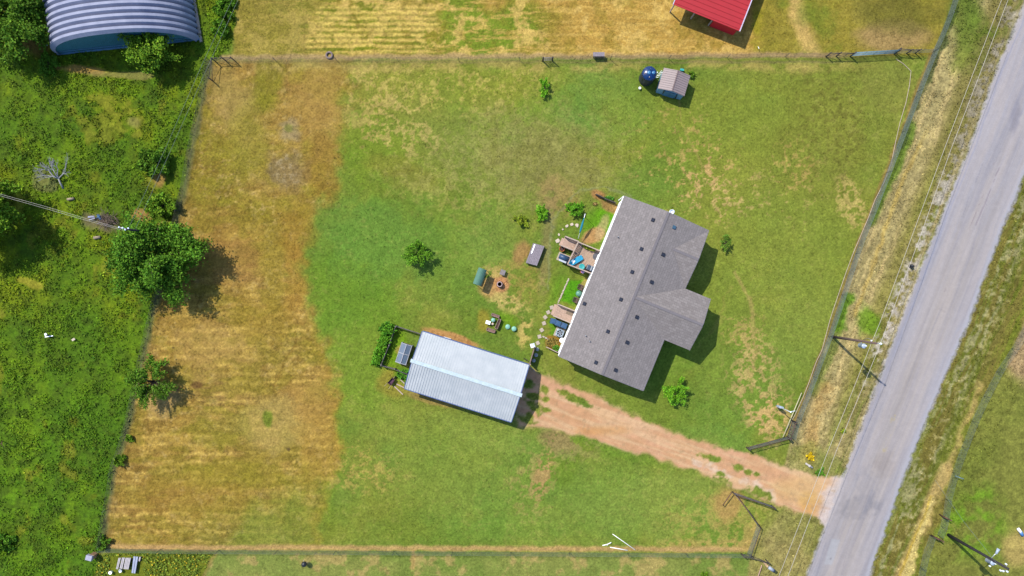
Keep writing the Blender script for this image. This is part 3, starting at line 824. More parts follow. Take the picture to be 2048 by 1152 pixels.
M_SOIL = mat('planter_soil', (0.05, 0.03, 0.024), rough=1.0, var=0.4, scale=12)
M_AQUA = mat('aqua_plastic', alb(150, 212, 188), rough=0.5, var=0.06)
M_TURQ = mat('turquoise_plastic', alb(64, 190, 190), rough=0.45, var=0.1)
M_SKYB = mat('bright_blue_fabric', alb(40, 176, 226), rough=0.7, var=0.15)
M_NAVY = mat('navy_plastic', (0.018, 0.042, 0.085), rough=0.45, var=0.3, scale=4)
M_GREENF = mat('green_canvas', alb(96, 142, 124), rough=0.8, var=0.12)

def prism_frame(A, B, D):
    """local frame: origin A, u toward D, v toward B (2d)"""
    u = Vector((D.x - A.x, D.y - A.y)); v = Vector((B.x - A.x, B.y - A.y))
    L, W = u.length, v.length
    u.normalize(); v.normalize()
    v = (v - u * u.dot(v)).normalized()
    return (lambda s, t, z: Vector((A.x + u.x * s + v.x * t, A.y + u.y * s + v.y * t, z))), L, W, u, v

# ---------- the house
E_, R_ = 3.75, 4.95
A_ = P(1248, 392, E_); B_ = P(1418, 460, E_); D_ = P(1117, 712, E_)
HF, HL, HW, hu, hv = prism_frame(A_, B_, D_)
h_ang = math.atan2(hu.y, hu.x)
hc = HF(HL / 2, HW / 2, 0)
house = empty('house', hc, 'grey shingled single storey house with white walls in the middle of the lawn', 'house')
mid = HW / 2; pit = (R_ - E_) / mid
g1a, g1b, g1p = 0.0, 7.15, 3.6; g1t = HW - 3.1; g1z = E_ + 3.1 * pit
g2a, g2b = 7.15, 13.5; g2m = (g2a + g2b) / 2; g2t = HW + 3.15
M_ROOF = shingle_mat('asphalt_shingles', alb(160, 152, 151), alb(146, 139, 138), -h_ang)
M_ROOF2 = shingle_mat('asphalt_shingles_turned', alb(160, 152, 150), alb(144, 136, 134), -h_ang + math.pi / 2)
M_RIDGE = mat('ridge_shingles', alb(134, 128, 132), rough=0.95, var=0.12, scale=6)
rf = MB()
TH = 0.14
rf.slab([HF(0, 0, E_), HF(HL, 0, E_), HF(HL, mid, R_), HF(0, mid, R_)], TH)
rf.slab([HF(0, mid, R_), HF(g2m, mid, R_), HF(g2a, HW, E_), HF(g1p, g1t, g1z), HF(0, HW, E_)], TH)
rf.slab([HF(HL, HW, E_), HF(g2b, HW, E_), HF(g2m, mid, R_), HF(HL, mid, R_)][::-1], TH)
house_roof = rf.build('roof', M_ROOF, house)
g1 = MB(); g1.slab([HF(0, HW, E_ + .004), HF(g1p, g1t, g1z + .004), HF(g1p, HW, g1z + .004)], TH)
g1.slab([HF(g1p, HW, g1z + .004), HF(g1p, g1t, g1z + .004), HF(g1b, HW, E_ + .004)], TH)
g1.build('side_gable_roof', M_ROOF2, house)
g2 = MB(); g2.slab([HF(g2a, HW, E_ + .004), HF(g2m, mid, R_ + .004), HF(g2m, g2t, R_ + .004), HF(g2a, g2t, E_ + .004)], TH)
g2.slab([HF(g2m, mid, R_ + .004), HF(g2b, HW, E_ + .004), HF(g2b, g2t, E_ + .004), HF(g2m, g2t, R_ + .004)], TH)
g2.build('porch_gable_roof', M_ROOF2, house)
rg = MB()
for (a_, b_, z_) in ((HF(0, mid, 0), HF(HL, mid, 0), R_), (HF(g2m, mid + .2, 0), HF(g2m, g2t, 0), R_), (HF(g1p, g1t, 0), HF(g1p, HW, 0), g1z)):
    a_ = Vector((a_.x, a_.y, z_ + 0.006)); b_ = Vector((b_.x, b_.y, z_ + 0.006)); rg.bar(a_, b_, 0.30, 0.03)
rg.build('ridge_cap', M_RIDGE, house_roof)
tr = MB()
def edge(a_, b_, w=0.05, h=0.2, dz=-0.13):
    tr.bar(a_ + Vector((0, 0, dz)), b_ + Vector((0, 0, dz)), w, h)
edge(HF(-.03, 0, E_), HF(-.03, mid, R_)); edge(HF(-.03, HW, E_), HF(-.03, mid, R_))
edge(HF(HL + .03, 0, E_), HF(HL + .03, mid, R_)); edge(HF(HL + .03, HW, E_), HF(HL + .03, mid, R_))
edge(HF(g2b, HW + .03, E_), HF(HL, HW + .03, E_)); edge(HF(g2a, g2t + .03, E_), HF(g2m, g2t + .03, R_)); edge(HF(g2b, g2t + .03, E_), HF(g2m, g2t + .03, R_))
edge(HF(g1a, HW + .03, E_), HF(g1p, HW + .03, g1z)); edge(HF(g1b, HW + .03, E_), HF(g1p, HW + .03, g1z))
tr.build('fascia', mat('taupe_fascia', alb(150, 146, 152)), house)
gt = MB(); gt.bar(HF(0.05, -0.04, E_ - 0.06), HF(HL - 0.05, -0.04, E_ - 0.06), 0.08, 0.1)
gt.bar(HF(0.05, -0.04, E_ - 0.1), HF(0.05, -0.04, 0.1), 0.08, 0.08)
gt.build('gutter', M_WHITE, house)
wl = MB()
def wall(a_, b_, z1, z0=0.0, th=0.15):
    a0 = Vector((a_.x, a_.y, 0)); b0 = Vector((b_.x, b_.y, 0)); d = (b0 - a0).normalized(); n = Vector((-d.y, d.x, 0)) * th / 2
    wl.add([a0 + n + Vector((0, 0, z0)), b0 + n + Vector((0, 0, z0)), b0 - n + Vector((0, 0, z0)), a0 - n + Vector((0, 0, z0)),
            a0 + n + Vector((0, 0, z1)), b0 + n + Vector((0, 0, z1)), b0 - n + Vector((0, 0, z1)), a0 - n + Vector((0, 0, z1))],
           [(0, 1, 2, 3), (4, 7, 6, 5), (0, 4, 5, 1), (1, 5, 6, 2), (2, 6, 7, 3), (3, 7, 4, 0)])
io = 0.2; we = HW - 0.35
wz = E_ - 0.16
wall(HF(.2, io, 0), HF(HL - .2, io, 0), wz); wall(HF(.2, io + .08, 0), HF(.2, we - .08, 0), wz - .002)
wall(HF(HL - .2, io + .08, 0), HF(HL - .2, we - .08, 0), wz - .002); wall(HF(.2, we, 0), HF(HL - .2, we, 0), wz)
for s_ in (g2a + .3, g2b - .3): wall(HF(s_, we + .08, 0), HF(s_, g2t - .3, 0), wz - .003)
wall(HF(g2a + .3, g2t - .3, 0), HF(g2b - .3, g2t - .3, 0), wz - .001)
for s_ in (.2, HL - .2):       # gable ends
    a0, b0, c0 = HF(s_, io, wz), HF(s_, we + .15, wz), HF(s_, mid, R_ - .18)
    wl.add([a0, b0, c0, a0 + Vector((hu.x, hu.y, 0)) * .1, b0 + Vector((hu.x, hu.y, 0)) * .1, c0 + Vector((hu.x, hu.y, 0)) * .1],
           [(0, 1, 2), (3, 5, 4), (0, 3, 4, 1), (1, 4, 5, 2), (2, 5, 3, 0)])
a0, b0, c0 = HF(g2a + .3, g2t - .3, wz), HF(g2b - .3, g2t - .3, wz), HF(g2m, g2t - .3, R_ - .2)
vv = Vector((hv.x, hv.y, 0)) * .1
wl.add([a0, b0, c0, a0 - vv, b0 - vv, c0 - vv], [(0, 1, 2), (3, 5, 4), (0, 3, 4, 1), (1, 4, 5, 2), (2, 5, 3, 0)])
house_wall = wl.build('wall', M_SIDING, house)
def opening(kind, s_, t_, along, w, z0, z1):
    """window or door proud of the wall; along: 'u' or 'v' wall direction"""
    d = Vector((hu.x, hu.y, 0)) if along == 'u' else Vector((hv.x, hv.y, 0))
    n = Vector((hv.x, hv.y, 0)) if along == 'u' else Vector((hu.x, hu.y, 0))
    sgn = -1 if (along == 'u' and t_ < mid) or (along == 'v' and s_ < HL / 2) else 1
    c = HF(s_, t_, (z0 + z1) / 2) + n * sgn * 0.09
    rot = Matrix((d, n, Vector((0, 0, 1)))).transposed()
    f = MB().box(c, (w, 0.05, z1 - z0), rot=rot).build(kind, M_GLASS if kind == 'window' else M_WHITE, house)
    fr = MB()
    for q in (-1, 1):
        fr.box(c + d * q * (w / 2 + .04) + n * sgn * .01, (.08, .07, z1 - z0 + .16), rot=rot)
        fr.box(c + Vector((0, 0, q * ((z1 - z0) / 2 + .04))) + n * sgn * .01, (w, .07, .08), rot=rot)
    fr.build('frame', M_WHITE, f)
    if kind == 'door':
        MB().box(c + d * (w / 2 - .1) + n * sgn * .05 + Vector((0, 0, -.1)), (.05, .06, .12), rot=rot).build('handle', M_STEEL, f)
for s_ in (1.9, 5.0, 10.5, 17.2): opening('window', s_, io, 'u', 1.0, 1.95, 3.15)
opening('door', 7.6, io, 'u', 0.95, 0.95, 3.0); opening('door', 14.6, io, 'u', 0.95, 0.95, 3.0)
for s_ in (2.0, 5.2, 15.6, 18.2): opening('window', s_, we, 'u', 1.1, 1.6, 2.8)
opening('window', .2, 3.0, 'v', 1.0, 1.6, 2.8); opening('window', HL - .2, 6.5, 'v', 1.0, 1.6, 2.8)
opening('door', g2m, g2t - .3, 'u', 1.0, 0.3, 2.4)
def roof_z(X, Y):
    d = Vector((X - A_.x, Y - A_.y)); s_ = d.dot(hu); t_ = d.dot(hv)
    z = E_ + (t_ if t_ < mid else HW - t_) * pit
    if g2a < s_ < g2b and t_ > mid:
        z = max(z, R_ - abs(s_ - g2m) * (R_ - E_) / ((g2b - g2a) / 2))
    return z, s_, t_
def on_roof(px, py):
    z = 4.2
    for _ in range(4):
        p = P(px, py, z); z = roof_z(p.x, p.y)[0]
    return Vector((p.x, p.y, z)), roof_z(p.x, p.y)[2]
vb = MB(); vb.box((0, 0, .09), (.36, .32, .14)); vb.box((0, 0, .02), (.42, .40, .025))
for (vx, vy) in [(1306, 440), (1283, 498), (1264.5, 544), (1242, 599), (1216, 663), (1192, 725), (1326, 509), (1303, 564), (1273.5, 634), (1254, 684.5), (1231, 740), (1169, 607.5), (1348, 454.5)]:
    p, t_ = on_roof(vx, vy)
    v_ = vb.build('roof_vent', M_VENT, None) if vx == 1306 else vent0.copy()
    if vx == 1306:
        vent0 = v_
    else:
        COLL.objects.link(v_)
    v_.parent = house; v_.location = p - hc
    tilt = math.atan(pit) * (1 if t_ < mid else -1)
    v_.rotation_euler = (Matrix.Rotation(h_ang, 3, 'Z') @ Matrix.Rotation(tilt, 3, 'X')).to_euler()
    if vx == 1348:
        v_.data = v_.data.copy(); v_.data.materials[0] = mat('blue_grey_metal', alb(96, 134, 160), rough=.3, metal=.3); v_['label'] = 'blue grey metal roof vent'
for (vx, vy) in [(1235.5, 474), (1171, 671), (1179, 682)]:
    p, t_ = on_roof(vx, vy)
    MB().tube([p, p + Vector((0, 0, .35))], .055, 8).build('vent_pipe', M_GREYM, house)

sd_ = P(1342, 424, 4.6)
dish = empty('satellite_dish', (sd_.x, sd_.y, 4.4), 'small white dish on the north gable end of the grey shingled house', 'satellite dish')
db = MB(); db.lathe((0, 0, 0), [(.02, -.06), (.2, -.03), (.32, .06), (.31, .07), (.19, -.01), (.02, -.04)], 16)
dm = Matrix.Rotation(math.radians(35), 3, 'X')
db.v = [tuple(dm @ Vector(v) + Vector((sd_.x, sd_.y, 4.95))) for v in db.v]
db.build('dish', M_WHITE, dish)
MB().tube([(sd_.x, sd_.y, 4.4), (sd_.x, sd_.y + .05, 4.9)], .03).tube([(sd_.x, sd_.y, 4.9), (sd_.x + .1, sd_.y - .3, 5.2)], .015).build('mast', M_WHITE, dish)

# ---------- the workshop
WE, WR = 2.45, 3.45
wa, wb_, wd = P(845, 663, WE), P(813, 778, WE), P(1058, 730, WE)
WF_, WL, WW, wu, wv = prism_frame(wa, wb_, wd)      # u: along the ridge, v: from north eave to south eave
w_ang = math.atan2(wu.y, wu.x)
shop = empty('workshop', WF_(WL / 2, WW / 2, 0), 'long metal workshop with pale ribbed gable roof at the end of the dirt driveway', 'workshop')
M_SHOPN = mat('pale_metal_roofing', alb(206, 214, 220), rough=0.55, spec=0.2, var=.06, scale=.7, col2=alb(222, 227, 231), stretch=(1, 1, 1))
M_SHOPW = rib_mat('blue_grey_metal_siding', alb(120, 140, 180))
rf = MB()
rf.slab([WF_(0, 0, WE), WF_(0, WW / 2, WR), WF_(WL, WW / 2, WR), WF_(WL, 0, WE)], .05)
rf.slab([WF_(0, WW / 2, WR), WF_(0, WW, WE), WF_(WL, WW, WE), WF_(WL, WW / 2, WR)], .05)
n_r = 44
for i in range(n_r):
    s_ = .06 + (WL - .12) * i / (n_r - 1)
    for (t0, t1, z0, z1) in ((.0, WW / 2 - .15, WE, WR - .035), (WW / 2 + .15, WW, WR - .035, WE)):
        a0, b0 = WF_(s_, t0, z0 + .012), WF_(s_, t1, z1 + .012)
        rf.bar(a0, b0, .08 if t0 < 1 else .13, .03 if t0 < 1 else .06)
shop_roof = rf.build('roof', M_SHOPN, shop)
rc = MB(); rc.bar(WF_(-.2, WW / 2, WR + .05), WF_(WL + .22, WW / 2, WR + .05), .42, .05)
rc.build('ridge_cap', mat('pale_ridge_flashing', alb(214, 232, 238), rough=.35), shop_roof)
w2 = MB(); i_ = .14
for (a0, b0) in ((WF_(i_, i_, 0), WF_(WL - i_, i_, 0)), (WF_(i_, WW - i_, 0), WF_(WL - i_, WW - i_, 0))):
    w2.bar(Vector((a0.x, a0.y, WE / 2 - .04)), Vector((b0.x, b0.y, WE / 2 - .04)), .1, WE - .1)
for s_ in (i_, WL - i_):
    a0, b0, c0, d0, e0 = [WF_(s_, t_, z_) for t_, z_ in ((i_, 0), (WW - i_, 0), (WW - i_, WE - .06), (WW / 2, WR - .08), (i_, WE - .06))]
    o_ = Vector((wu.x, wu.y, 0)) * .1
    w2.add([a0, b0, c0, d0, e0, a0 + o_, b0 + o_, c0 + o_, d0 + o_, e0 + o_], [(0, 1, 2, 3, 4), (9, 8, 7, 6, 5), (0, 5, 6, 1), (1, 6, 7, 2), (2, 7, 8, 3), (3, 8, 9, 4), (4, 9, 5, 0)])
w2.build('wall', M_SHOPW, shop)
tb = MB()
for t_, z_ in ((-.06, WE - .02), (WW + .05, WE - .02)):
    tb.bar(WF_(0, t_, z_ - .05), WF_(WL, t_, z_ - .05), .1, .12)
for s_ in (-.04, WL + .04):
    tb.bar(WF_(s_, 0, WE), WF_(s_, WW / 2, WR), .08, .12); tb.bar(WF_(s_, WW / 2, WR), WF_(s_, WW, WE), .08, .12)
tb.build('eave_trim', mat('slate_blue_trim', alb(96, 116, 168), rough=.4), shop)
rd = MB(); a0 = WF_(WL - .03, WW * .3, 1.05); b0 = WF_(WL - .03, WW * .78, 1.05); rd.bar(a0, b0, .07, 2.1)
rd.build('roll_up_door', M_WHITE, shop)
dr_ = MB(); dr_.bar(WF_(2.4, i_ - .08, 1.03), WF_(3.3, i_ - .08, 1.03), .05, 2.05); dr_.build('door', M_WHITE, shop)
sl = MB(); a0, b0 = WF_(.3, WW + .25, .06), WF_(WL + .1, WW + .25, .06); sl.bar(a0, b0, .5, .12)
sl.build('concrete_footing', mat('old_concrete', alb(150, 140, 132), var=.2, scale=3), shop)

# ---------- red barn
def corner_frame(c0, c1, c2):
    return prism_frame(c0, c1, c2)
bz = 2.55
b_sw = P(1347, 9, bz); b_se = P(1478.5, 62, bz - .25)
bu = Vector((b_se.x - b_sw.x, b_se.y - b_sw.y)); bw = bu.length; bu.normalize(); bn = Vector((-bu.y, bu.x))
BF = lambda s, t, z: Vector((b_sw.x + bu.x * s + bn.x * t, b_sw.y + bu.y * s + bn.y * t, z))
barn = empty('barn', BF(bw / 2, 4, 0), 'red metal barn with open front bays beyond the top fence', 'barn')
M_RED = rib_mat('red_metal_roofing', alb(196, 26, 42), rough=.7)
M_REDW = rib_mat('red_metal_siding', (0.42, 0.01, 0.02), rough=.5)
bl = 9.0; zL, zR = bz, bz - .25
rf = MB(); rf.slab([BF(0, 0, zL), BF(bw, 0, zR), BF(bw, bl, zR), BF(0, bl, zL)], .06)
for i in range(16):
    t_ = .25 + i * .58
    if t_ < bl: rf.bar(BF(.02, t_, zL + .02), BF(bw - .02, t_, zR + .02), .07, .05)
rf.build('roof', M_RED, barn)
M_LIL = mat('lilac_white_trim', alb(226, 214, 240), rough=.5)
MB().bar(BF(-.05, -.02, zL - .03), BF(-.05, bl, zL - .03), .09, .13).build('eave_trim', M_LIL, barn)
tb = MB(); tb.bar(BF(bw + .06, -.02, zR - .03), BF(bw + .06, bl, zR - .03), .12, .14)
tb.build('eave_trim', M_LIL, barn)
w2 = MB()
w2.bar(BF(bw * .62, .35, 1.15), BF(bw - .12, .35, 1.15), .07, 2.3)
w2.bar(BF(bw - .16, .4, 1.12), BF(bw - .16, bl - .1, 1.12), .07, 2.24)
w2.bar(BF(.1, bl - .2, 1.2), BF(bw - .2, bl - .2, 1.2), .07, 2.4)
w2.bar(BF(.16, 3.2, 1.2), BF(.16, bl - .3, 1.2), .07, 2.4)
w2.bar(BF(.1, .1, zL - .14), BF(bw - .1, .1, zR - .14), .06, .16)
w2.build('wall', M_REDW, barn)
for f_ in (.33, .60):
    MB().bar(BF(bw * f_, .35, 0), BF(bw * f_, .35, zL - .18), .12, .12).build('post', M_WOODL, barn)
MB().bar(BF(.12, .2, 0), BF(.12, .2, zL - .1), .12, .12).build('post', M_WOODL, barn)

# ---------- arched steel barn (top left)
qa, qb = P(116, 113, 0), P(401, 83, 0)
qu = Vector((qb.x - qa.x, qb.y - qa.y)); qw = qu.length; qu.normalize()
qn = Vector((-.165, .986)); qh = 5.2
QF = lambda s, t, z: Vector((qa.x + qu.x * s + qn.x * t, qa.y + qu.y * s + qn.y * t, z))
quon = empty('arched_barn', QF(qw / 2, 5, 0), 'arched barn of corrugated galvanised steel in the weedy top left corner', 'barn')
M_QUON = mat('galvanised_arch_panels', alb(168, 174, 202), rough=.7, metal=.0, var=.1, scale=.8, col2=alb(186, 190, 214), spec=.2)
ql = 16.0; na = 46; rib = .73
prof = []
t_ = 0.0
while t_ < ql:
    prof += [(t_, -.36), (t_ + rib * .42, .0), (t_ + rib * .84, .0), (t_ + rib * .96, -.36)]
    t_ += rib
vs = []; fs = []
for (t_, dz) in prof:
    for k in range(na + 1):
        th = math.pi * k / na
        ca, sa = math.cos(th), math.sin(th)
        r = 1 + dz / 6.0
        x_ = qw / 2 - qw / 2 * (abs(ca) ** .92) * (1 if ca > 0 else -1) * r
        vs.append(QF(x_, t_, max(0, qh * (sa ** .88) * (1 + dz / qh))))
for i in range(len(prof) - 1):
    for k in range(na):
        fs.append((i * (na + 1) + k, i * (na + 1) + k + 1, (i + 1) * (na + 1) + k + 1, (i + 1) * (na + 1) + k))
MB().add(vs, fs).build('arched_roof', M_QUON, quon)
vs = []; fs = []; ns = 150
for i in range(ns + 1):
    s_ = .06 + (qw - .12) * i / ns
    ca = 1 - 2 * s_ / qw; ca = max(-1, min(1, ca)); sa = math.sqrt(max(0, 1 - abs(ca) ** (2 / .92)))
    dt = .35 + (.035 if i % 2 else -.035)
    zt = max(.02, qh * sa ** .88 - .22)
    vs += [QF(s_, dt, 0), QF(s_, dt, zt)]
for i in range(ns): fs.append((2 * i, 2 * i + 2, 2 * i + 3, 2 * i + 1))
MB().add(vs, fs).build('end_wall', mat('teal_grey_steel', alb(90, 160, 178), rough=.5), quon)
MB().bar(QF(0, .22, .1), QF(qw, .22, .1), .16, .2).bar(QF(.1, .25, .75), QF(qw - .2, .25, .75), .06, .06).build('base_rail', mat('light_blue_steel', alb(120, 170, 205), rough=.5), quon)
MB().bar(QF(qw + .1, -.1, .06), QF(qw + .1, ql, .06), .35, .12).build('side_footing', M_CONC, quon)
MB().tube([QF(qw - 1.1, 1.2, 2.1), QF(qw - 1.1, ql, 2.1)], .06).build('roof_cable', M_WHITE, quon)

# ---------- little shed and water tank
SE_, SR_ = 1.75, 2.25
sa_, sb_, sd2 = P(1328, 135.5, SE_), P(1380.8, 151.7, SE_), P(1315.7, 176.7, SE_)
SF, SL, SW, su, sv = prism_frame(sa_, sb_, sd2)     # u: north -> south, v: west -> east
shed = empty('garden_shed', SF(SL / 2, SW / 2, 0), 'small shed with taupe ribbed roof and blue doors next to the water tank', 'shed')
rf = MB()
rf.slab([SF(0, 0, SE_), SF(SL, 0, SE_), SF(SL, SW / 2, SR_), SF(0, SW / 2, SR_)], .05)
rf.slab([SF(0, SW / 2, SR_), SF(SL, SW / 2, SR_), SF(SL, SW, SE_), SF(0, SW, SE_)], .05)
for i in range(10):
    s_ = .08 + (SL - .16) * i / 9
    rf.bar(SF(s_, 0, SE_ + .015), SF(s_, SW / 2 - .06, SR_ + .01), .07, .04); rf.bar(SF(s_, SW, SE_ + .015), SF(s_, SW / 2 + .06, SR_ + .01), .07, .04)
sr = rf.build('roof', rib_mat('taupe_roofing', alb(170, 152, 152), rough=.6), shed)
MB().bar(SF(-.02, SW / 2, SR_ + .03), SF(SL + .02, SW / 2, SR_ + .03), .12, .04).build('ridge_cap', mat('ridge_brown', alb(140, 120, 118)), sr)
M_SHEDW = mat('blue_grey_shed_panels', alb(150, 196, 226), rough=.4, var=.06)
w2 = MB(); q = .1
w2.bar(SF(q, q, SE_ / 2), SF(SL - q, q, SE_ / 2), .06, SE_ - .06); w2.bar(SF(q, SW - q, SE_ / 2), SF(SL - q, SW - q, SE_ / 2), .06, SE_ - .06)
for s_, o_ in ((q, 1), (SL - .04, -1)):
    pts = [SF(s_, t_, z_) for t_, z_ in ((q, 0), (SW - q, 0), (SW - q, SE_ - .05), (SW / 2, SR_ - .08), (q, SE_ - .05))]
    o2 = Vector((su.x, su.y, 0)) * .06 * o_
    w2.add(pts + [p + o2 for p in pts], [(0, 1, 2, 3, 4), (9, 8, 7, 6, 5), (0, 5, 6, 1), (1, 6, 7, 2), (2, 7, 8, 3), (3, 8, 9, 4), (4, 9, 5, 0)])
w2.build('wall', M_SHEDW, shed)
for k, (t0, t1) in enumerate(((.28, .5), (.505, .72))):
    MB().bar(SF(SL + .03, SW * t0, .86), SF(SL + .03, SW * t1, .86), .05, 1.6).build('door', mat('shed_door_blue', alb(96, 152, 190), rough=.4), shed)
for t0 in (.255, .745):
    MB().bar(SF(SL + .02, SW * t0, .84), SF(SL + .02, SW * t0, .85) + Vector((0, 0, .0001)) + Vector((sv.x, sv.y, 0)) * .1, .05, 1.62).build('door_gap_shade', M_BLACK, shed)  # black strips put in for the shaded gaps beside the doors

tc0 = P(1291.5, 158.5, 0)
tank = empty('water_tank', tc0, 'round blue water tank with domed top beside the small shed', 'water tank')
body = MB(); pr = []
for i in range(13):
    z = 2.2 * i / 12; pr.append((.84 + (.03 if i % 2 else 0), z))
body.lathe(tc0, pr, 28)
body.build('tank_wall', mat('dark_shaded_tank_plastic', (.022, .024, .032), rough=.5, var=.2), tank)  # dark plastic, with the shade on the wall put into its colour
M_TANK = mat('sky_tinted_blue_plastic', (.002, .018, .075), rough=.3, spec=.35, var=.25, scale=2)  # blue plastic, with the sky's reflection put into its colour
dome = MB(); dome.lathe(tc0, [(.86, 2.18), (.84, 2.25), (.7, 2.38), (.45, 2.5), (.25, 2.55), (.02, 2.56)], 28); dm_ = dome.build('dome', M_TANK, tank)
lugs = MB()
for k in range(6):
    t = k * math.pi / 3 + .3
    lugs.bar(tc0 + Vector((math.cos(t) * .3, math.sin(t) * .3, 2.53)), tc0 + Vector((math.cos(t) * .8, math.sin(t) * .8, 2.32)), .12, .09)
lugs.build('dome_rib', M_TANK, dm_)
for (dx, dy, r, m_) in ((-.1, .0, .22, 'l'), (.42, -.02, .2, 'l')):
    MB().lathe(tc0 + Vector((dx, dy, 2.46)), [(r, 0), (r, .12), (r * .8, .17), (.01, .17)], 18).build('lid', mat('lid_blue', (.03, .11, .22), rough=.3), dm_)
for (dx, dy) in ((.08, .38), (-.05, -.5), (-.62, -.05)):
    MB().lathe(tc0 + Vector((dx, dy, 2.38)), [(.065, 0), (.065, .14), (.01, .16)], 12).build('cap', M_WOODL, dm_)
MB().tube([tc0 + Vector((.8, .2, .3)), tc0 + Vector((1.02, .25, .3)), tc0 + Vector((1.02, .25, 1.9))], .05).build('pipe', M_WHITE, tank)
pp = P(1279, 177.5, 0)
o = MB().lathe(pp, [(.12, 0), (.15, .3), (.16, .3), (.14, .33), (.02, .34)], 14).thing('bucket', M_WHITE, pp, 'small white bucket alone on the grass below the water tank', 'bucket')
pp = P(1363, 141, 0)
MB().box(pp + Vector((0, 0, .15)), (.4, .2, .3), rz=-.2).box(pp + Vector((0, 0, .31)), (.44, .24, .03), rz=-.2).thing('storage_tote', M_TURQ, pp, 'small green plastic tote behind the garden shed', 'tote')
pp = P(1315.5, 156, 0)
ld = MB()
for k in (-1, 1): ld.bar(pp + Vector((-.15 * k - .2, .0, 0)), pp + Vector((-.15 * k + .35, .5, 1.3)), .04, .06)
for k in range(4): ld.bar(pp + Vector((-.3 + .12 * k, .1 * k, .25 + .3 * k)), pp + Vector((.02 + .12 * k, .1 * k, .25 + .3 * k)), .04, .04)
ld.thing('ladder', M_WHITE, pp, 'short white ladder leaning on the side of the garden shed', 'ladder')

# ================================================================== YARD THINGS
def px_rect(pts, z):
    return [P(x, y, z) for x, y in pts]
def railing(parent, a_, b_, z0, h=.95, m=None, bal=.045, name='railing'):
    """top rail, bottom rail, balusters"""
    m = m or M_WOODL
    r = MB(); a0 = Vector((a_.x, a_.y, z0)); b0 = Vector((b_.x, b_.y, z0)); d = b0 - a0; L = d.length
    up = Vector((0, 0, 1))
    r.bar(a0 + up * h, b0 + up * h, .12, .05); r.bar(a0 + up * .12, b0 + up * .12, .05, .07)
    n = max(2, int(L / .2))
    for i in range(n + 1):
        p = a0 + d * (i / n); w = .11 if i in (0, n) else bal
        r.box(p + up * (h / 2), (w, w, h - .03))
    return r.build(name, m, parent)

# ---------- north deck : floor .75 m, lower landing
dk = .75
K1 = [(1155, 485), (1199, 503), (1181, 547), (1134, 529)]
K2 = [(1130, 474), (1156, 484), (1147, 502), (1122, 492)]
cdk = P(1160, 512, 0)
deck = empty('deck', cdk, 'wooden deck with railings and lower landing against the house wall', 'deck')
def planks(parent, quad, z, n, gap=.012, m=None, name='deck_boards'):
    a_, b_, c_, d_ = [P(x, y, z) for x, y in quad]
    mb = MB()
    for i in range(n):
        f0, f1 = i / n, (i + 1) / n - gap
        p0, p1 = a_.lerp(b_, f0), a_.lerp(b_, f1); q0, q1 = d_.lerp(c_, f0), d_.lerp(c_, f1)
        mb.slab([p0, p1, q1, q0][::-1], .05)
    # skirt
    for (u_, v_) in ((a_, b_), (b_, c_), (c_, d_), (d_, a_)):
        mb.bar(Vector((u_.x, u_.y, z / 2 - .03)), Vector((v_.x, v_.y, z / 2 - .03)), .04, z - .08)
    return mb.build(name, m or M_DECK, parent)
planks(deck, [K1[1], K1[2], K1[3], K1[0]], dk, 20)
planks(deck, K2, dk - .25, 12)
kk = [P(x, y, dk) for x, y in K1]; kl = [P(x, y, dk - .25) for x, y in K2]
railing(deck, kk[0], kk[1], dk, .95)
railing(deck, kk[3], kk[2], dk, .95)
railing(deck, kk[0], kk[3], dk, 1.0, bal=.085)
railing(deck, kl[0], kl[1], dk - .25, 1.0)
railing(deck, kl[3], kl[2], dk - .25, .95)
st = MB()
a0, b0 = kl[0], kl[3]
for k in range(1):
    off = Vector((-.16 * (k + 1), -.02, -.25 * (k + 1)))
    st.bar(a0.lerp(b0, .1) + off, a0.lerp(b0, .9) + off, .28, .05)
st.build('steps', M_DECK, deck)
# south stoop
K3 = [(1115, 608), (1151, 622.5), (1142.5, 646), (1106, 631)]
ck = P(1128, 627, 0)
stoop = empty('porch_stoop', ck, 'small boarded stoop with side rails above the dark bins', 'stoop')
planks(stoop, [K3[1], K3[2], K3[3], K3[0]], .7, 12)
ks = [P(x, y, .7) for x, y in K3]
railing(stoop, ks[0], ks[1], .7, .9); railing(stoop, ks[3], ks[2], .7, .9)
st = MB()
for k in range(1):
    off = Vector((-.16 * (k + 1), .0, -.35 * (k + 1)))
    st.bar(ks[0].lerp(ks[3], .05) + off, ks[0].lerp(ks[3], .95) + off, .3, .05)
st.build('steps', M_DECK, stoop)
pm = P(1141, 626, .7)
MB().box(pm + Vector((0, 0, .012)), (1.0, .55, .02), rz=-.38).thing('doormat', mat('brown_mat', alb(148, 128, 108), var=.2, scale=8), pm, 'brown doormat lying on the small stoop', 'doormat')

# things on the deck
p = P(1152, 521, dk)
lg = empty('lounge_chair', p, 'bright blue lounge chair lying across the deck with a white towel', 'lounge chair')
def L2(dx, dy, dz=0, c=p, rz=.5): return c + Vector((dx * math.cos(rz) - dy * math.sin(rz), dx * math.sin(rz) + dy * math.cos(rz), dz))
mb = MB()
prof = [(-.95, .62), (-.55, .42), (-.2, .3), (.35, .34), (.85, .28)]
vs = []
for (x_, z_) in prof:
    w = .33 if -.9 < x_ < .8 else .27
    for s_ in (-1, 1): vs += [L2(x_, s_ * w, z_), L2(x_, s_ * w, z_ - .09)]
fs = []
for i in range(len(prof) - 1):
    a0 = i * 4; b0 = a0 + 4
    fs += [(a0, a0 + 2, b0 + 2, b0), (a0 + 1, b0 + 1, b0 + 3, a0 + 3), (a0, b0, b0 + 1, a0 + 1), (a0 + 2, a0 + 3, b0 + 3, b0 + 2)]
fs += [(0, 1, 3, 2), (16, 18, 19, 17)]
mb.add(vs, fs); mb.build('cushion', M_SKYB, lg, bevel=.03)
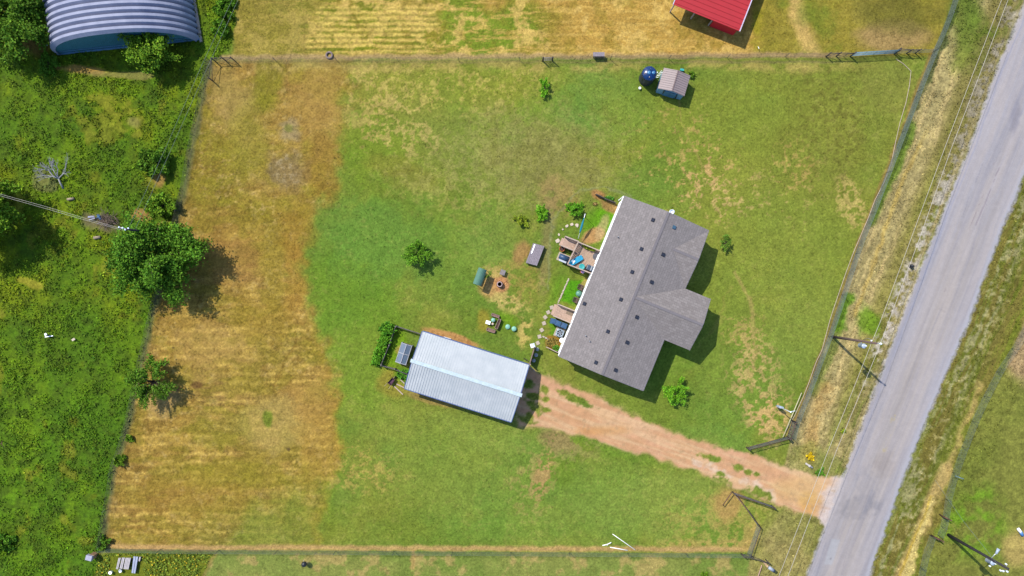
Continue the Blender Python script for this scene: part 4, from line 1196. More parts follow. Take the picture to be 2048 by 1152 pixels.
fr = MB()
for x_, z_ in ((-.7, .42), (.7, .22)):
    for s_ in (-.27, .27): fr.tube([L2(x_, s_, 0), L2(x_, s_, z_)], .02)
for s_ in (-.27, .27): fr.tube([L2(-.9, s_, .5), L2(-.3, s_, .2), L2(.8, s_, .19)], .02)
fr.build('frame', M_STEEL, lg)
pt = L2(-.42, .05, .4)
MB().box(pt, (.42, .34, .03), rz=.9).thing('towel', M_WHITE, pt, 'small white towel spread on the blue lounge chair', 'towel')
p = P(1163, 533.5, dk)
rt_ = empty('round_table', p, 'round turquoise side table near the deck railing', 'table')
MB().lathe(p, [(.01, .46), (.34, .46), (.35, .49), (.34, .52), (.3, .5), (.01, .49)], 24).build('table_top', M_TURQ, rt_)
for k in range(4):
    t = k * math.pi / 2 + .4; MB().tube([p + Vector((math.cos(t) * .28, math.sin(t) * .28, 0)), p + Vector((math.cos(t) * .2, math.sin(t) * .2, .46))], .02).build('leg', M_TURQ, rt_)
p = P(1180, 537, dk)
gr = empty('gas_grill', p, 'dark gas grill with two lids standing on the deck by the wall', 'grill')
g_ang = h_ang
def LR(dx, dy, dz, c, rz): return c + Vector((dx * math.cos(rz) - dy * math.sin(rz), dx * math.sin(rz) + dy * math.cos(rz), dz))
MB().box(LR(0, 0, .45, p, g_ang), (.55, 1.0, .8), rz=g_ang).build('cabinet', M_DARK, gr)
MB().box(LR(0, -.27, .95, p, g_ang), (.62, .46, .24), rz=g_ang).build('lid', mat('slate_lid', (.03, .045, .07), rough=.3), gr, bevel=.06)
MB().box(LR(0, .27, .95, p, g_ang), (.62, .46, .24), rz=g_ang).build('lid', mat('slate_lid', (.03, .045, .07), rough=.3), gr, bevel=.06)
MB().box(LR(0, 0, .99, p, g_ang), (.66, .05, .1), rz=g_ang).build('divider', M_STEEL, gr)
p = P(1193, 513, dk)
MB().lathe(p, [(.45, .005), (.45, .03), (.42, .035), (.01, .035)], 26).thing('round_mat', mat('charcoal_mat', alb(104, 104, 112), var=.15), p, 'round charcoal mat at the house door on the deck', 'mat')
p = P(1163, 543.5, dk + .5)
fp = empty('hanging_flower_pot', P(1163, 543.5, .95), 'pot of lilac flowers hanging outside the deck railing', 'flower pot')
MB().lathe(P(1163, 543.5, 1.0), [(.1, 0), (.17, .22), (.19, .22), (.19, .26), (.01, .25)], 14).build('pot', M_TERRA, fp)
# pots and grill beside the landing
p = P(1123.5, 498, 0)
pot = empty('terracotta_pot', p, 'large terracotta pot outside the lower deck landing', 'plant pot')
MB().lathe(p, [(.2, 0), (.3, .45), (.34, .45), (.34, .53), (.29, .53), (.27, .4), (.01, .4)], 20).build('pot', M_TERRA, pot)
MB().lathe(p + Vector((0, 0, .405)), [(.26, 0), (.2, .02), (.01, .03)], 16).build('soil', M_SOIL, pot)
p = P(1127, 516, 0)
sm = empty('smoker_grill', p, 'dark blue barrel grill on a pad between the deck and the lawn', 'grill')
MB().box(LR(0, 0, .04, p, g_ang), (1.0, 1.5, .08), rz=g_ang).build('concrete_pad', M_CONC, sm)
rr = []
for k in range(9):
    t = k / 8; rr.append((-.62 + 1.24 * t))
mb = MB(); mb.tube([LR(0, v, .85, p, g_ang + math.pi / 2 + math.pi / 2) for v in (-.62, -.6, .6, .62)], [.2, .32, .32, .2], 18); mb.build('barrel', M_NAVY, sm)
for sx in (-.2, .2):
    for sy in (-.5, .5): MB().tube([LR(sx, sy, .08, p, g_ang), LR(sx * .8, sy * .9, .62, p, g_ang)], .025).build('leg', M_DARK, sm)
MB().box(LR(.42, 0, .8, p, g_ang), (.25, .9, .03), rz=g_ang).build('side_shelf', M_STEEL, sm)
MB().tube([LR(0, .45, 1.1, p, g_ang), LR(0, .45, 1.65, p, g_ang)], .05, 10).build('chimney', M_DARK, sm)
# furled parasol leaning out from the rail
u0 = P(1156.5, 477, .9); u1 = P(1170.5, 427.5, 2.15)
um = empty('parasol', Vector((u0.x, u0.y, .7)), 'furled turquoise parasol on a long white pole leaning out from the deck rail', 'parasol')
MB().tube([u0, u1], .03, 8).build('pole', M_WHITE, um)
rr = [.04, .1, .13, .13, .11, .07, .03]; pts_ = [u0.lerp(u1, .22 + .62 * i / 6) for i in range(7)]
MB().tube(pts_, rr, 12).build('canopy', mat('teal_parasol_cloth', alb(30, 150, 176), rough=.7, var=.25, scale=6, stretch=(4, 4, .4)), um)
MB().tube([u1 - Vector((0, 0, 2.15)), u1], .03).build('support_post', M_GREYM, um)
# stones by the path
for i, (sx, sy, r, lb) in enumerate([(1154, 451, .26, 'largest pale stone just left of the furled parasol'), (1144, 449, .22, 'white stone between the largest stone and a small round one'), (1134, 452.5, .2, 'white stone with a notch in the row left of the parasol'), (1125.5, 459, .12, 'smallest round stone in the bent row left of the parasol'), (1118, 469.5, .18, 'pale stone just above the deck landing corner'), (1115.5, 482, .3, 'flat pinkish stone at the foot of the deck steps')]):
    p = P(sx, sy, 0); mb = MB(); n = 9; rnd = random.Random(i * 7 + 3)
    rs_ = [r * rnd.uniform(.7, 1.15) for _ in range(n)]
    ring = lambda k_, z_: [p + Vector((math.cos(2 * math.pi * j / n) * rs_[j] * k_, math.sin(2 * math.pi * j / n) * rs_[j] * k_, z_)) for j in range(n)]
    vs = ring(1, 0) + ring(1.02, .05) + ring(.8, .1)
    fs = [(j, (j + 1) % n, n + (j + 1) % n, n + j) for j in range(n)] + [(n + j, n + (j + 1) % n, 2 * n + (j + 1) % n, 2 * n + j) for j in range(n)] + [tuple(range(2 * n, 3 * n))]
    mb.add(vs, fs); mb.thing('stone', M_STONE, p, lb, 'stone', 'pale stones beside the deck')
# stepping stones
for i, (sx, sy) in enumerate([(1103.5, 615), (1096.5, 624.5), (1090.5, 634.5), (1088, 646.5), (1083.5, 660), (1079, 673), (1075.5, 686)]):
    ords = ['first square paver, nearest the stoop', 'second square paver counted from the stoop', 'third square paver counted from the stoop', 'fourth square paver, middle of the row left of the bins', 'fifth square paver counted from the stoop', 'sixth square paver, at the end of the short stone strip', 'last square paver, next to the white mailbox post']
    ords[6] = 'last square paver, beside the white birdhouse'
    p = P(sx, sy, 0); MB().box(p + Vector((0, 0, .03)), (.44, .44, .08), rz=.25 + .12 * ((i * 37) % 5)).thing('stepping_stone', M_CONC, p, ords[i], 'stepping stone', 'square pavers curving past the stoop', bevel=.015)
for i, (sx, sy, r) in enumerate([(1074.5, 698.5, .22), (1072, 710, .24), (1067.5, 721, .22)]):
    p = P(sx, sy, 0); MB().lathe(p, [(r, 0), (r, .06), (r * .9, .08), (.01, .08)], 16).thing('stepping_stone', mat('grey_paver', alb(190, 196, 200)), p, ['upper round paver in the shade of the board fence', 'middle round paver in the shade of the board fence', 'lower round paver in the shade of the board fence'][i], 'stepping stone', 'round pavers in the fence shade')
p = P(1092, 676, 0); mb = MB()
for k in range(3): mb.box(P(1087 + 5 * k, 673.5 + 2.4 * k, .03), (.26, .18, .07), rz=-.4)
mb.thing('brick_edging', M_CONC, p, 'short strip of pinkish edging bricks left of the garden bed', 'edging')
# stone line through the bright strip of grass
p = P(1127, 582, 0); mb = MB(); rnd = random.Random(5)
for k in range(26):
    t = k / 25; mb.box(P(1137 - 20 * t, 558 + 46 * t, .03) + Vector((rnd.uniform(-.03, .03), 0, 0)), (.16, .13, .09), rz=rnd.uniform(0, 3))
mb.thing('stone_edging', M_STONE, p, 'thin line of pale stones between the deck and the stoop', 'edging')
# bins
bn_ = MB()
def bin_proto():
    t = empty('trash_bin', (0, 0, 0), 'x', 'bin')
    b = MB(); vs = []
    for z, w in ((0, .22), (.95, .29)): vs += [Vector((sx * w, sy * w, z)) for sx, sy in ((-1, -1), (1, -1), (1, 1), (-1, 1))]
    b.add(vs, [(3, 2, 1, 0), (4, 5, 6, 7), (0, 1, 5, 4), (1, 2, 6, 5), (2, 3, 7, 6), (3, 0, 4, 7)]); b.build('body', M_NAVY, t, bevel=.03)
    MB().box((0, 0, 1.0), (.62, .68, .07)).box((0, .03, 1.05), (.42, .46, .05)).build('lid', mat('bin_lid_blue', (.025, .06, .12), rough=.35, var=.35, scale=3), t, bevel=.03)
    MB().tube([(-.25, -.36, .95), (.25, -.36, .95)], .02).build('handle', M_BLACK, t)
    for s_ in (-.24, .24): MB().tube([(s_ - .03, -.3, .1), (s_ + .03, -.3, .1)], .1, 12).build('wheel', M_BLACK, t)
    return t
copies(bin_proto(), [(P(1105.5, 641.5, 0), h_ang + .2, 'darkest navy bin, farthest from the house wall'), (P(1115.5, 646, 0), h_ang, 'middle navy bin of the three below the stoop'), (P(1127, 650.5, 0), h_ang, 'slate blue bin closest to the house wall')], 'wheeled bins below the stoop')
p = P(1119, 665, 0)
ac = empty('air_conditioner', p, 'square air conditioner with grey rim below the three bins', 'air conditioner')
MB().box(p + Vector((0, 0, .04)), (1.15, 1.15, .08), rz=h_ang).build('pad', M_CONC, ac)
MB().box(p + Vector((0, 0, .42)), (.9, .9, .68), rz=h_ang).build('cabinet', M_GREYM, ac, bevel=.08)
MB().lathe(p + Vector((0, 0, .76)), [(.46, 0), (.46, .05), (.36, .06), (.34, 0)], 24).build('rim', mat('pale_rim', alb(170, 190, 206), rough=.4), ac)
fa = MB(); fa.lathe(p + Vector((0, 0, .74)), [(.34, 0), (.34, .015), (.01, .015)], 20)
fa.build('grille_well', M_BLACK, ac)
fa = MB()
for k in range(3): fa.box(p + Vector((0, 0, .785)), (.68, .09, .02), rz=h_ang + .8 + k * math.pi / 3 * 1.0)
fa.build('fan_guard', M_GREYM, ac)
p = P(1123.3, 680, 0)
MB().lathe(p, [(.05, 0), (.07, .5), (.05, .55)], 10).lathe(p, [(.28, .55), (.3, .62), (.2, .6), (.01, .58)], 18).thing('bird_bath', M_WHITE, p, 'small round white bird bath near the white wall', 'bird bath')
p = P(1094, 694.5, 0)
bf = MB()
a0, b0 = P(1092, 693, 0), P(1118, 705.5, 0)
for k in range(14):
    t0, t1 = k / 14, (k + .92) / 14
    u_, v_ = a0.lerp(b0, t0), a0.lerp(b0, t1); bf.bar(u_ + Vector((0, 0, .32)), v_ + Vector((0, 0, .32)), .03, .64 - .03 * (k % 2))
bf.bar(a0 + Vector((0, 0, .66)), b0 + Vector((0, 0, .66)), .09, .03)
bf.thing('garden_border_fence', M_WOODL, P(1105, 699, 0), 'low pale board fence below the reddish garden bed', 'fence')
p = P(1104, 685, 0)
MB().lathe(p, [(.3, .0), (.32, .02), (.28, .03), (.01, .02)], 12).thing('garden_bed', mat('red_mulch', alb(150, 108, 62), var=.35, scale=9), p, 'patch of reddish mulch left of the bird bath', 'garden bed')
# chairs and table on the bright grass by the wall
def chair_proto():
    t = empty('patio_chair', (0, 0, 0), 'x', 'chair'); m = mat('brown_chair', alb(112, 88, 82), var=.2, scale=6)
    s_ = MB()
    for k in range(4): s_.box((0, -.2 + .135 * k, .42), (.52, .12, .03))
    s_.build('seat', m, t)
    b = MB()
    for k in range(4): b.bar((-.2 + .135 * k, .3, .45), (-.2 + .135 * k, .42, .95), .1, .03)
    b.build('backrest', m, t)
    for sx in (-.27, .27):
        MB().box((sx, -.02, .62), (.1, .6, .03)).build('armrest', m, t)
        for sy in (-.24, .26): MB().bar((sx, sy, 0), (sx, sy, .61), .05, .05).build('leg', m, t)
    return t
copies(chair_proto(), [(P(1160.5, 574.5, 0), h_ang + math.pi * 1.0, 'brown patio chair above the round green table'), (P(1151, 600, 0), h_ang + math.pi * 1.0, 'brown patio chair below the round green table')], 'brown chairs along the house wall')
p = P(1157, 587, 0)
gt_ = empty('patio_table', p, 'round green table between two brown chairs at the wall', 'table')
MB().lathe(p, [(.01, .5), (.36, .5), (.37, .53), (.01, .54)], 22).build('table_top', mat('green_table', alb(110, 164, 144), rough=.3), gt_)
for k in range(3):
    t = k * 2.09; MB().tube([p + Vector((math.cos(t) * .3, math.sin(t) * .3, 0)), p + Vector((0, 0, .5))], .02).build('leg', M_DARK, gt_)
# curved board border north west of the house
mb = MB(); pts_ = [P(1191, 389.5, 0), P(1200, 393.5, 0), (P(1210, 399, 0)), P(1219, 402.5, 0), P(1230, 406.5, 0)]
for i in range(len(pts_) - 1):
    for k in range(5):
        u_, v_ = pts_[i].lerp(pts_[i + 1], k / 5), pts_[i].lerp(pts_[i + 1], (k + .9) / 5)
        mb.bar(u_ + Vector((0, 0, .35)), v_ + Vector((0, 0, .35)), .1, .7)
mb.thing('garden_screen', M_WOODD, P(1210, 398, 0), 'curved dark lattice screen at the north west house corner', 'screen')

# ---------- grey board box, swing, fire pit, side table
def gable_box(): pass
hz_ = .62
q = [(1066.5, 486), (1089, 492.5), (1074, 531.5), (1051.5, 525.5)]
c = [P(x, y, hz_) for x, y in q]
cb = P(1070, 509, 0)
hx = empty('wooden_chest', cb, 'weathered grey board chest with a white strip on its lid on the lawn', 'chest')
mb = MB()
a_, b_, c_, d_ = c
for i in range(7):
    f0, f1 = i / 7, (i + .94) / 7
    mb.slab([a_.lerp(b_, f0), a_.lerp(b_, f1), d_.lerp(c_, f1), d_.lerp(c_, f0)][::-1], .04)
mb.build('lid', M_WOODG, hx)
mb = MB(); ins = lambda p_: cb + (p_ - cb) * .96
for (u_, v_) in ((a_, b_), (b_, c_), (c_, d_), (d_, a_)):
    u_, v_ = ins(u_), ins(v_); mb.bar(Vector((u_.x, u_.y, .28)), Vector((v_.x, v_.y, .28)), .04, .56)
mb.build('body', M_WOODD, hx)
u_, v_ = a_.lerp(b_, .17).lerp(d_.lerp(c_, .17), .04), a_.lerp(b_, .17).lerp(d_.lerp(c_, .17), .5)
MB().bar(u_ + Vector((0, 0, .015)), v_ + Vector((0, 0, .015)), .13, .02).build('white_strip', mat('white_strip', (.8, .8, .8)), hx)
p = P(961, 554, 0); ra_ = math.radians(-20)
sw = empty('porch_swing', p, 'green canopied garden swing beside the fire pit', 'garden swing')
def S2(dx, dy, dz): return LR(dx, dy, dz, p, ra_)
fr = MB()
for sy in (-.95, .95):
    for sx in (-.6, .6): fr.tube([S2(sx, sy, 0), S2(sx * .15, sy, 1.75)], .03)
    fr.tube([S2(-.6, sy, .05), S2(.6, sy, .05)], .025)
fr.tube([S2(0, -.95, 1.75), S2(0, .95, 1.75)], .03)
fr.build('frame', M_DARK, sw)
mb = MB(); vs = []; n = 7
for i in range(n):
    x_ = -.5 + 1.0 * i / (n - 1); z_ = 1.95 - 1.1 * (x_ + .05) ** 2
    for sy in (-1, 1): vs += [S2(x_, sy * 1.0, z_), S2(x_, sy * 1.0, z_ - .03)]
fs = []
for i in range(n - 1):
    a0 = i * 4; b0 = a0 + 4; fs += [(a0, a0 + 2, b0 + 2, b0), (a0 + 1, b0 + 1, b0 + 3, a0 + 3), (a0, b0, b0 + 1, a0 + 1), (a0 + 2, a0 + 3, b0 + 3, b0 + 2)]
fs += [(0, 1, 3, 2), (4 * n - 4, 4 * n - 2, 4 * n - 1, 4 * n - 3)]
mb.add(vs, fs); mb.build('canopy', M_GREENF, sw)
MB().box(S2(0, 0, .5), (.5, 1.5, .08), rz=ra_).box(S2(-.28, 0, .8), (.07, 1.5, .5), rz=ra_).build('bench', mat('dark_green_cloth', alb(30, 96, 70)), sw)
p = P(999.5, 568.5, 0)
fpit = empty('fire_pit', p, 'round clay fire pit with a pale rim on bare soil', 'fire pit')
MB().lathe(p, [(.34, 0), (.4, .2), (.34, .42), (.3, .5), (.24, .5), (.27, .4), (.3, .2), (.01, .15)], 22).build('bowl', mat('burnt_clay', alb(150, 88, 64)), fpit)
MB().lathe(p + Vector((0, 0, .5)), [(.33, 0), (.34, .04), (.25, .05), (.24, 0)], 22).build('rim', mat('pale_rim_clay', alb(214, 186, 184)), fpit)
MB().lathe(p + Vector((0, 0, .3)), [(.26, 0), (.2, .03), (.01, .05)], 14).build('ash', M_BLACK, fpit)
p = P(1005.5, 545, 0)
tb_ = empty('slatted_table', p, 'small grey slatted table above the fire pit', 'table')
mb = MB()
for k in range(5): mb.box(LR(-.24 + .12 * k, 0, .5, p, -.35), (.1, .62, .03), rz=-.35)
mb.build('table_top', M_WOODG, tb_)
for sx in (-.24, .24):
    for sy in (-.26, .26): MB().tube([LR(sx, sy, 0, p, -.35), LR(sx, sy, .5, p, -.35)], .025).build('leg', M_WOODG, tb_)
# ---------- planters, septic lids
def planter(q, h, lb):
    c = [P(x, y, h) for x, y in q]; cen = sum(c, Vector()) / 4
    t = empty('planter_box', Vector((cen.x, cen.y, 0)), lb, 'planter', 'raised planter boxes left of the aqua lids')
    mb = MB()
    for i in range(4):
        u_, v_ = c[i], c[(i + 1) % 4]
        mb.bar(Vector((u_.x, u_.y, h / 2)), Vector((v_.x, v_.y, h / 2)), .05, h)
    mb.build('frame', M_WOODP, t)
    s_ = [cen + (k - cen) * .93 for k in c]
    MB().slab([Vector((k.x, k.y, h - .1)) for k in s_][::-1], .05).build('soil', M_SOIL if 'long' in lb else mat('pinkish_soil', alb(150, 118, 104), var=.4, scale=9), t)
planter([(984, 626.5), (999, 631.5), (997.5, 636), (982.5, 631)], .35, 'upper short planter box full of dry soil')
planter([(997.5, 637.5), (1002, 639.5), (994.5, 658.5), (989.5, 656)], .55, 'long dark planter box standing between the two short ones')
planter([(975, 655.5), (991, 661), (988.5, 666), (972.5, 660.5)], .35, 'lower short planter box at the bottom of the group')
p = P(976.5, 644.5, 0)
t = empty('potting_table', p, 'small white table between the planter boxes', 'table')
MB().box(p + Vector((0, 0, .5)), (.55, .4, .04), rz=-.25).build('table_top', M_WHITE, t)
for sx in (-.22, .22):
    for sy in (-.15, .15): MB().tube([LR(sx, sy, 0, p, -.25), LR(sx, sy, .5, p, -.25)], .02).build('leg', M_WHITE, t)
p = P(986.5, 640, 0)
MB().lathe(p, [(.2, 0), (.24, .3), (.26, .3), (.26, .34), (.05, .37), (.01, .37)], 20).thing('plastic_tub', M_AQUA, p, 'round aqua tub between the white table and the planters', 'tub')
p = P(985.5, 647.5, 0)
MB().lathe(p, [(.1, 0), (.14, .28), (.12, .3), (.01, .28)], 14).thing('pail', M_STONE, p, 'small cream pail right of the white table', 'pail')
for sx, sy, lb in ((1015.5, 653.5, 'left aqua septic lid set in the grass'), (1028, 657.5, 'right aqua septic lid set in the grass, taller of the pair')):
    p = P(sx, sy, 0); hh = .12 if sx < 1020 else .26
    MB().lathe(p, [(.26, 0), (.28, hh * .5), (.3, hh), (.28, hh + .04), (.06, hh + .06), (.01, hh + .06)], 22).thing('septic_lid', M_AQUA, p, lb, 'lid', 'round aqua lids in the grass')
# ---------- board fence and bits at the workshop corner
a0, b0 = P(1058.5, 727, 0), P(1069, 692, 0)
t = empty('board_fence', a0, 'solid dark board fence joining the workshop corner to the birdhouse', 'fence')
mb = MB()
for k in range(14):
    u_, v_ = a0.lerp(b0, k / 14), a0.lerp(b0, (k + .96) / 14); mb.bar(u_ + Vector((0, 0, .75)), v_ + Vector((0, 0, .75)), .03, 1.5)
mb.build('boards', M_WOODP, t)
for f_ in (0.03, .98):
    u_ = a0.lerp(b0, f_); MB().bar(u_ + Vector((.08, 0, 0)), u_ + Vector((.08, 0, 1.6)), .1, .1).build('post', M_WOODL, t)
p = P(1064.5, 688.5, 0)
t = empty('birdhouse', p, 'white peaked birdhouse on a post above the board fence', 'birdhouse')
MB().tube([p, p + Vector((0, 0, 1.3))], .04).build('post', M_WHITE, t)
mb = MB().box(p + Vector((0, 0, 1.5)), (.3, .3, .4), rz=.3); mb.build('body', M_WHITE, t)
mb = MB(); zz = 1.7
for s_ in (-1, 1):
    mb.slab([LR(0, -.24, zz + .3, p, .3), LR(s_ * .26, -.24, zz, p, .3), LR(s_ * .26, .24, zz, p, .3), LR(0, .24, zz + .3, p, .3)], .03)
mb.build('roof', M_WHITE, t)
MB().bar(P(1057.5, 732, .1), P(1070, 742, .06), .09, .08).thing('loose_board', M_WOODL, P(1063, 737, 0), 'yellowish board lying at the workshop corner by the driveway', 'board')
mb = MB().bar(P(1049, 717, .3), P(1057, 722, .3), .06, .06).tube([P(1048, 717, 0), P(1048, 717, .6)], .05)
mb.thing('gate_latch_post', M_WOODB, P(1048, 717, 0), 'stubby dark post and rail at the workshop north corner', 'post')

# ---------- kitchen garden west of the workshop
def picket_fence(name, pts, h, lb, m, step=.17, w=.08, cat='fence', group=None):
    t = empty(name, P(*pts[0], 0), lb, cat, group)
    pk = MB(); rl = MB()
    for i in range(len(pts) - 1):
        a0, b0 = P(*pts[i], 0), P(*pts[i + 1], 0); L = (b0 - a0).length; n = int(L / step)
        ang = math.atan2((b0 - a0).y, (b0 - a0).x)
        for k in range(n + 1):
            u_ = a0.lerp(b0, k / n); pk.box(u_ + Vector((0, 0, h / 2)), (w, .025, h), rz=ang)
            pk.box(u_ + Vector((0, 0, h + .02)), (w * .5, .025, .05), rz=ang)
        for z_ in (.25, h - .2): rl.bar(a0 + Vector((0, 0, z_)), b0 + Vector((0, 0, z_)), .04, .06)
    pk.build('pickets', m, t); rl.build('rails', m, t)
    for q in pts:
        u_ = P(*q, 0); MB().box(u_ + Vector((.03, .03, (h + .08) / 2)), (.1, .1, h + .08)).build('post', m, t)
    return t
M_PICK = mat('weathered_pickets', alb(150, 140, 138), var=.3, scale=6)
picket_fence('picket_fence', [(794, 652), (846, 668.5)], .95, 'picket fence along the top of the coop yard', M_PICK, group='picket fences round the coop yard')
picket_fence('picket_fence', [(793, 653), (780, 690), (764.5, 728)], .95, 'picket fence overgrown by the green vine hedge', M_PICK, group='picket fences round the coop yard')
picket_fence('picket_fence', [(764.5, 730), (791, 737), (819, 748)], .95, 'picket fence along the bottom of the coop yard', M_PICK, group='picket fences round the coop yard')
p = P(810, 706, 0); ca_ = math.radians(-18)
cp = empty('poultry_coop', p, 'low coop with four dark panels in a white frame inside the picket yard', 'coop')
w_, l_, hh = 1.25, 2.35, .95
def CP(dx, dy, dz): return LR(dx, dy, dz, p, ca_)
for sx in (-1, 1):
    for sy in (-1, 1):
        x0, x1 = (.03, w_ / 2 - .04) if sx > 0 else (-w_ / 2 + .04, -.03); y0, y1 = (.04, l_ / 2 - .04) if sy > 0 else (-l_ / 2 + .04, -.04)
        zz = lambda x_: hh + .18 * (1 - abs(x_) / (w_ / 2))
        MB().slab([CP(x0, y0, zz(x0)), CP(x1, y0, zz(x1)), CP(x1, y1, zz(x1)), CP(x0, y1, zz(x0))], .03).build('roof_panel', mat('slate_panel', alb(112, 130, 152), rough=.35, var=.08), cp)
fr = MB()
zz = lambda x_: hh + .18 * (1 - abs(x_) / (w_ / 2)) + .012
for y_ in (-l_ / 2, 0, l_ / 2):
    fr.bar(CP(-w_ / 2 - .05, y_, zz(w_ / 2)), CP(0, y_, zz(0)), .08, .05); fr.bar(CP(w_ / 2 + .05, y_, zz(w_ / 2)), CP(0, y_, zz(0)), .08, .05)
fr.bar(CP(0, -l_ / 2 - .05, zz(0) + .01), CP(0, l_ / 2 + .05, zz(0) + .01), .09, .05)
for x_ in (-w_ / 2, w_ / 2):
    fr.bar(CP(x_, -l_ / 2, zz(x_)), CP(x_, l_ / 2, zz(x_)), .07, .05)
    for y_ in (-l_ / 2, l_ / 2): fr.bar(CP(x_, y_, 0), CP(x_, y_, hh), .07, .07)
fr.build('frame', mat('pale_grey_frame', alb(186, 188, 196)), cp)
mb = MB()
for x_ in (-w_ / 2 + .03, w_ / 2 - .03): mb.bar(CP(x_, -l_ / 2, .42), CP(x_, l_ / 2, .42), .02, .8)
for y_ in (-l_ / 2 + .03, l_ / 2 - .03): mb.bar(CP(-w_ / 2 + .05, y_, .42), CP(w_ / 2 - .05, y_, .42), .02, .8)
mb.build('side_panels', M_WOODD, cp)
p = P(784, 762, 0)
wh = empty('wheelbarrow', p, 'dark purple wheelbarrow left of the loose planks', 'wheelbarrow')
vs = [LR(x_ * k_, y_ * k_, z_, p, .9) for z_, k_ in ((.3, .6), (.55, 1)) for x_, y_ in ((-.4, -.28), (.45, -.2), (.45, .2), (-.4, .28))]
MB().add(vs, [(3, 2, 1, 0), (0, 1, 5, 4), (1, 2, 6, 5), (2, 3, 7, 6), (3, 0, 4, 7)]).build('tray', mat('dark_plum_paint', (.05, .02, .04), rough=.5), wh)
MB().tube([LR(.6, -.04, .2, p, .9), LR(.6, .04, .2, p, .9)], .2, 14).build('wheel', M_BLACK, wh)
mb = MB()
for s_ in (-1, 1): mb.tube([LR(.6, s_ * .06, .2, p, .9), LR(-.35, s_ * .25, .35, p, .9), LR(-.9, s_ * .3, .6, p, .9)], .02)
for s_ in (-1, 1): mb.tube([LR(-.3, s_ * .25, .35, p, .9), LR(-.35, s_ * .25, 0, p, .9)], .02)
mb.build('handles', M_WOODL, wh)
for (x0, y0, x1, y1, lb) in ((801, 759.5, 809, 767, 'short plank nearest the workshop wall'), (793, 768, 811, 776.5, 'middle plank right of the wheelbarrow'), (788, 772, 806, 789, 'longest plank pointing down from the wheelbarrow')):
    MB().bar(P(x0, y0, .08), P(x1, y1, .06), .12, .05).thing('plank', M_WOODL, P(x0, y0, 0), lb, 'plank', 'loose planks west of the workshop')

# ================================================================== FENCES AND GATES
M_WIRE = mat('galvanised_wire', alb(128, 144, 138), rough=.5, var=.15)
M_WIRED = mat('dark_wire', alb(112, 104, 100), rough=.6, var=.15)
M_POST = mat('steel_tee_post', alb(84, 92, 84), rough=.6, var=.2)
def along(pts, step):
    out = []; P3 = [P(x, y, 0) for x, y in pts]
    carry = 0
    for i in range(len(P3) - 1):
        a0, b0 = P3[i], P3[i + 1]; L = (b0 - a0).length; d = carry
        while d < L:
            out.append(a0.lerp(b0, d / L)); d += step
        carry = d - L
    out.append(P3[-1]); return out
def gz_many(pl):
    xs = np.array([p.x / MPP + 1024 for p in pl]); ys = np.array([576 - p.y / MPP for p in pl])
    return ground_fields(xs, ys)[1]
def wire_fence(lb, pts, h=1.2, post_step=4.0, v_step=.16, m=None, r=.006, rows=9, post_m=None, group=None, cat='fence', posts_wood=False):
    m = m or M_WIRE; post_m = post_m or M_POST
    t = empty('wire_fence', P(*pts[0], 0), lb, cat, group)
    pp_ = along(pts, post_step); zz_ = gz_many(pp_)
    for p_, z_ in zip(pp_, zz_):
        rr_ = .06 if posts_wood else .03
        MB().tube([Vector((p_.x, p_.y, z_ - .3)), Vector((p_.x, p_.y, z_ + h + .1))], rr_, 6).build('post', post_m, t)
    net = MB()
    vp = along(pts, v_step); vz = gz_many(vp)
    for p_, z_ in zip(vp, vz):
        x_, y_ = p_.x, p_.y
        net.add([(x_ - r, y_ - r, z_ + .03), (x_ + r, y_ - r, z_ + .03), (x_, y_ + r, z_ + .03), (x_ - r, y_ - r, z_ + h), (x_ + r, y_ - r, z_ + h), (x_, y_ + r, z_ + h)],
                [(0, 1, 4, 3), (1, 2, 5, 4), (2, 0, 3, 5)])
    hp = along(pts, 2.0); hz2 = gz_many(hp)
    for k in range(rows):
        zf = .05 + (h - .05) * k / (rows - 1)
        rk = r * (1.5 if k in (0, rows - 1) else 1)
        net.tube([Vector((p_.x, p_.y, z_ + zf)) for p_, z_ in zip(hp, hz2)], rk, 3, cap=False)
    net.build('wire_mesh', m, t)
    return t
def brace(parent, a_, b_, m=None, h=1.1):
    MB().tube([a_ + Vector((0, 0, h)), b_ + Vector((0, 0, h))], .045, 6).build('brace_rail', m or M_WOODB, parent)

fN1 = wire_fence('long wire fence along the top of the lawn', [(431, 122), (560, 122.5), (700, 122), (860, 121.5), (1000, 121), (1085, 120.5)], 1.2, 7.3, .3, M_WIRED, r=.005, rows=7)
fN2 = wire_fence('wire fence between the small pipe gate and the long blue gate', [(1104, 120.5), (1250, 118.5), (1394, 117), (1560, 113.5), (1640, 113), (1699, 113)], 1.2, 7.0, .3, M_WIRED, r=.006, rows=7)
fN3 = wire_fence('short wire fence right of the long blue gate', [(1788, 107), (1822, 106.5), (1865, 105)], 1.2, 3.0, .2, M_WIRE)
fW = wire_fence('wire fence between the weedy field and the dry pasture', WEST, 1.25, 4.6, .15, M_WIRED, r=.006)
fS = wire_fence('long wire fence along the bottom of the property', [(205, 1097), (420, 1100), (640, 1101), (860, 1103), (1080, 1104.5), (1300, 1106), (1497, 1108)], 1.2, 7.0, .15, M_WIRE, r=.006)
fE = wire_fence('wire fence between the green lawn and the road verge', EAST + [(1583, 876)], 1.25, 5.2, .11, M_WIRE, r=.0085, rows=12)
fNE = wire_fence('wire fence continuing above the top right lawn corner', [(1866, 103), (1885, 60), (1903, 10), (1918, -40)], 1.25, 4.5, .11, M_WIRE, r=.0085, rows=12)
fRR = wire_fence('wire fence beyond the road on the far right', [(2075, 600), (2034, 683), (1994, 745), (1963, 806), (1943, 850), (1925, 897), (1905, 950), (1892, 1000), (1886, 1045), (1876, 1070)], 1.2, 3.3, .15, M_WIRE)
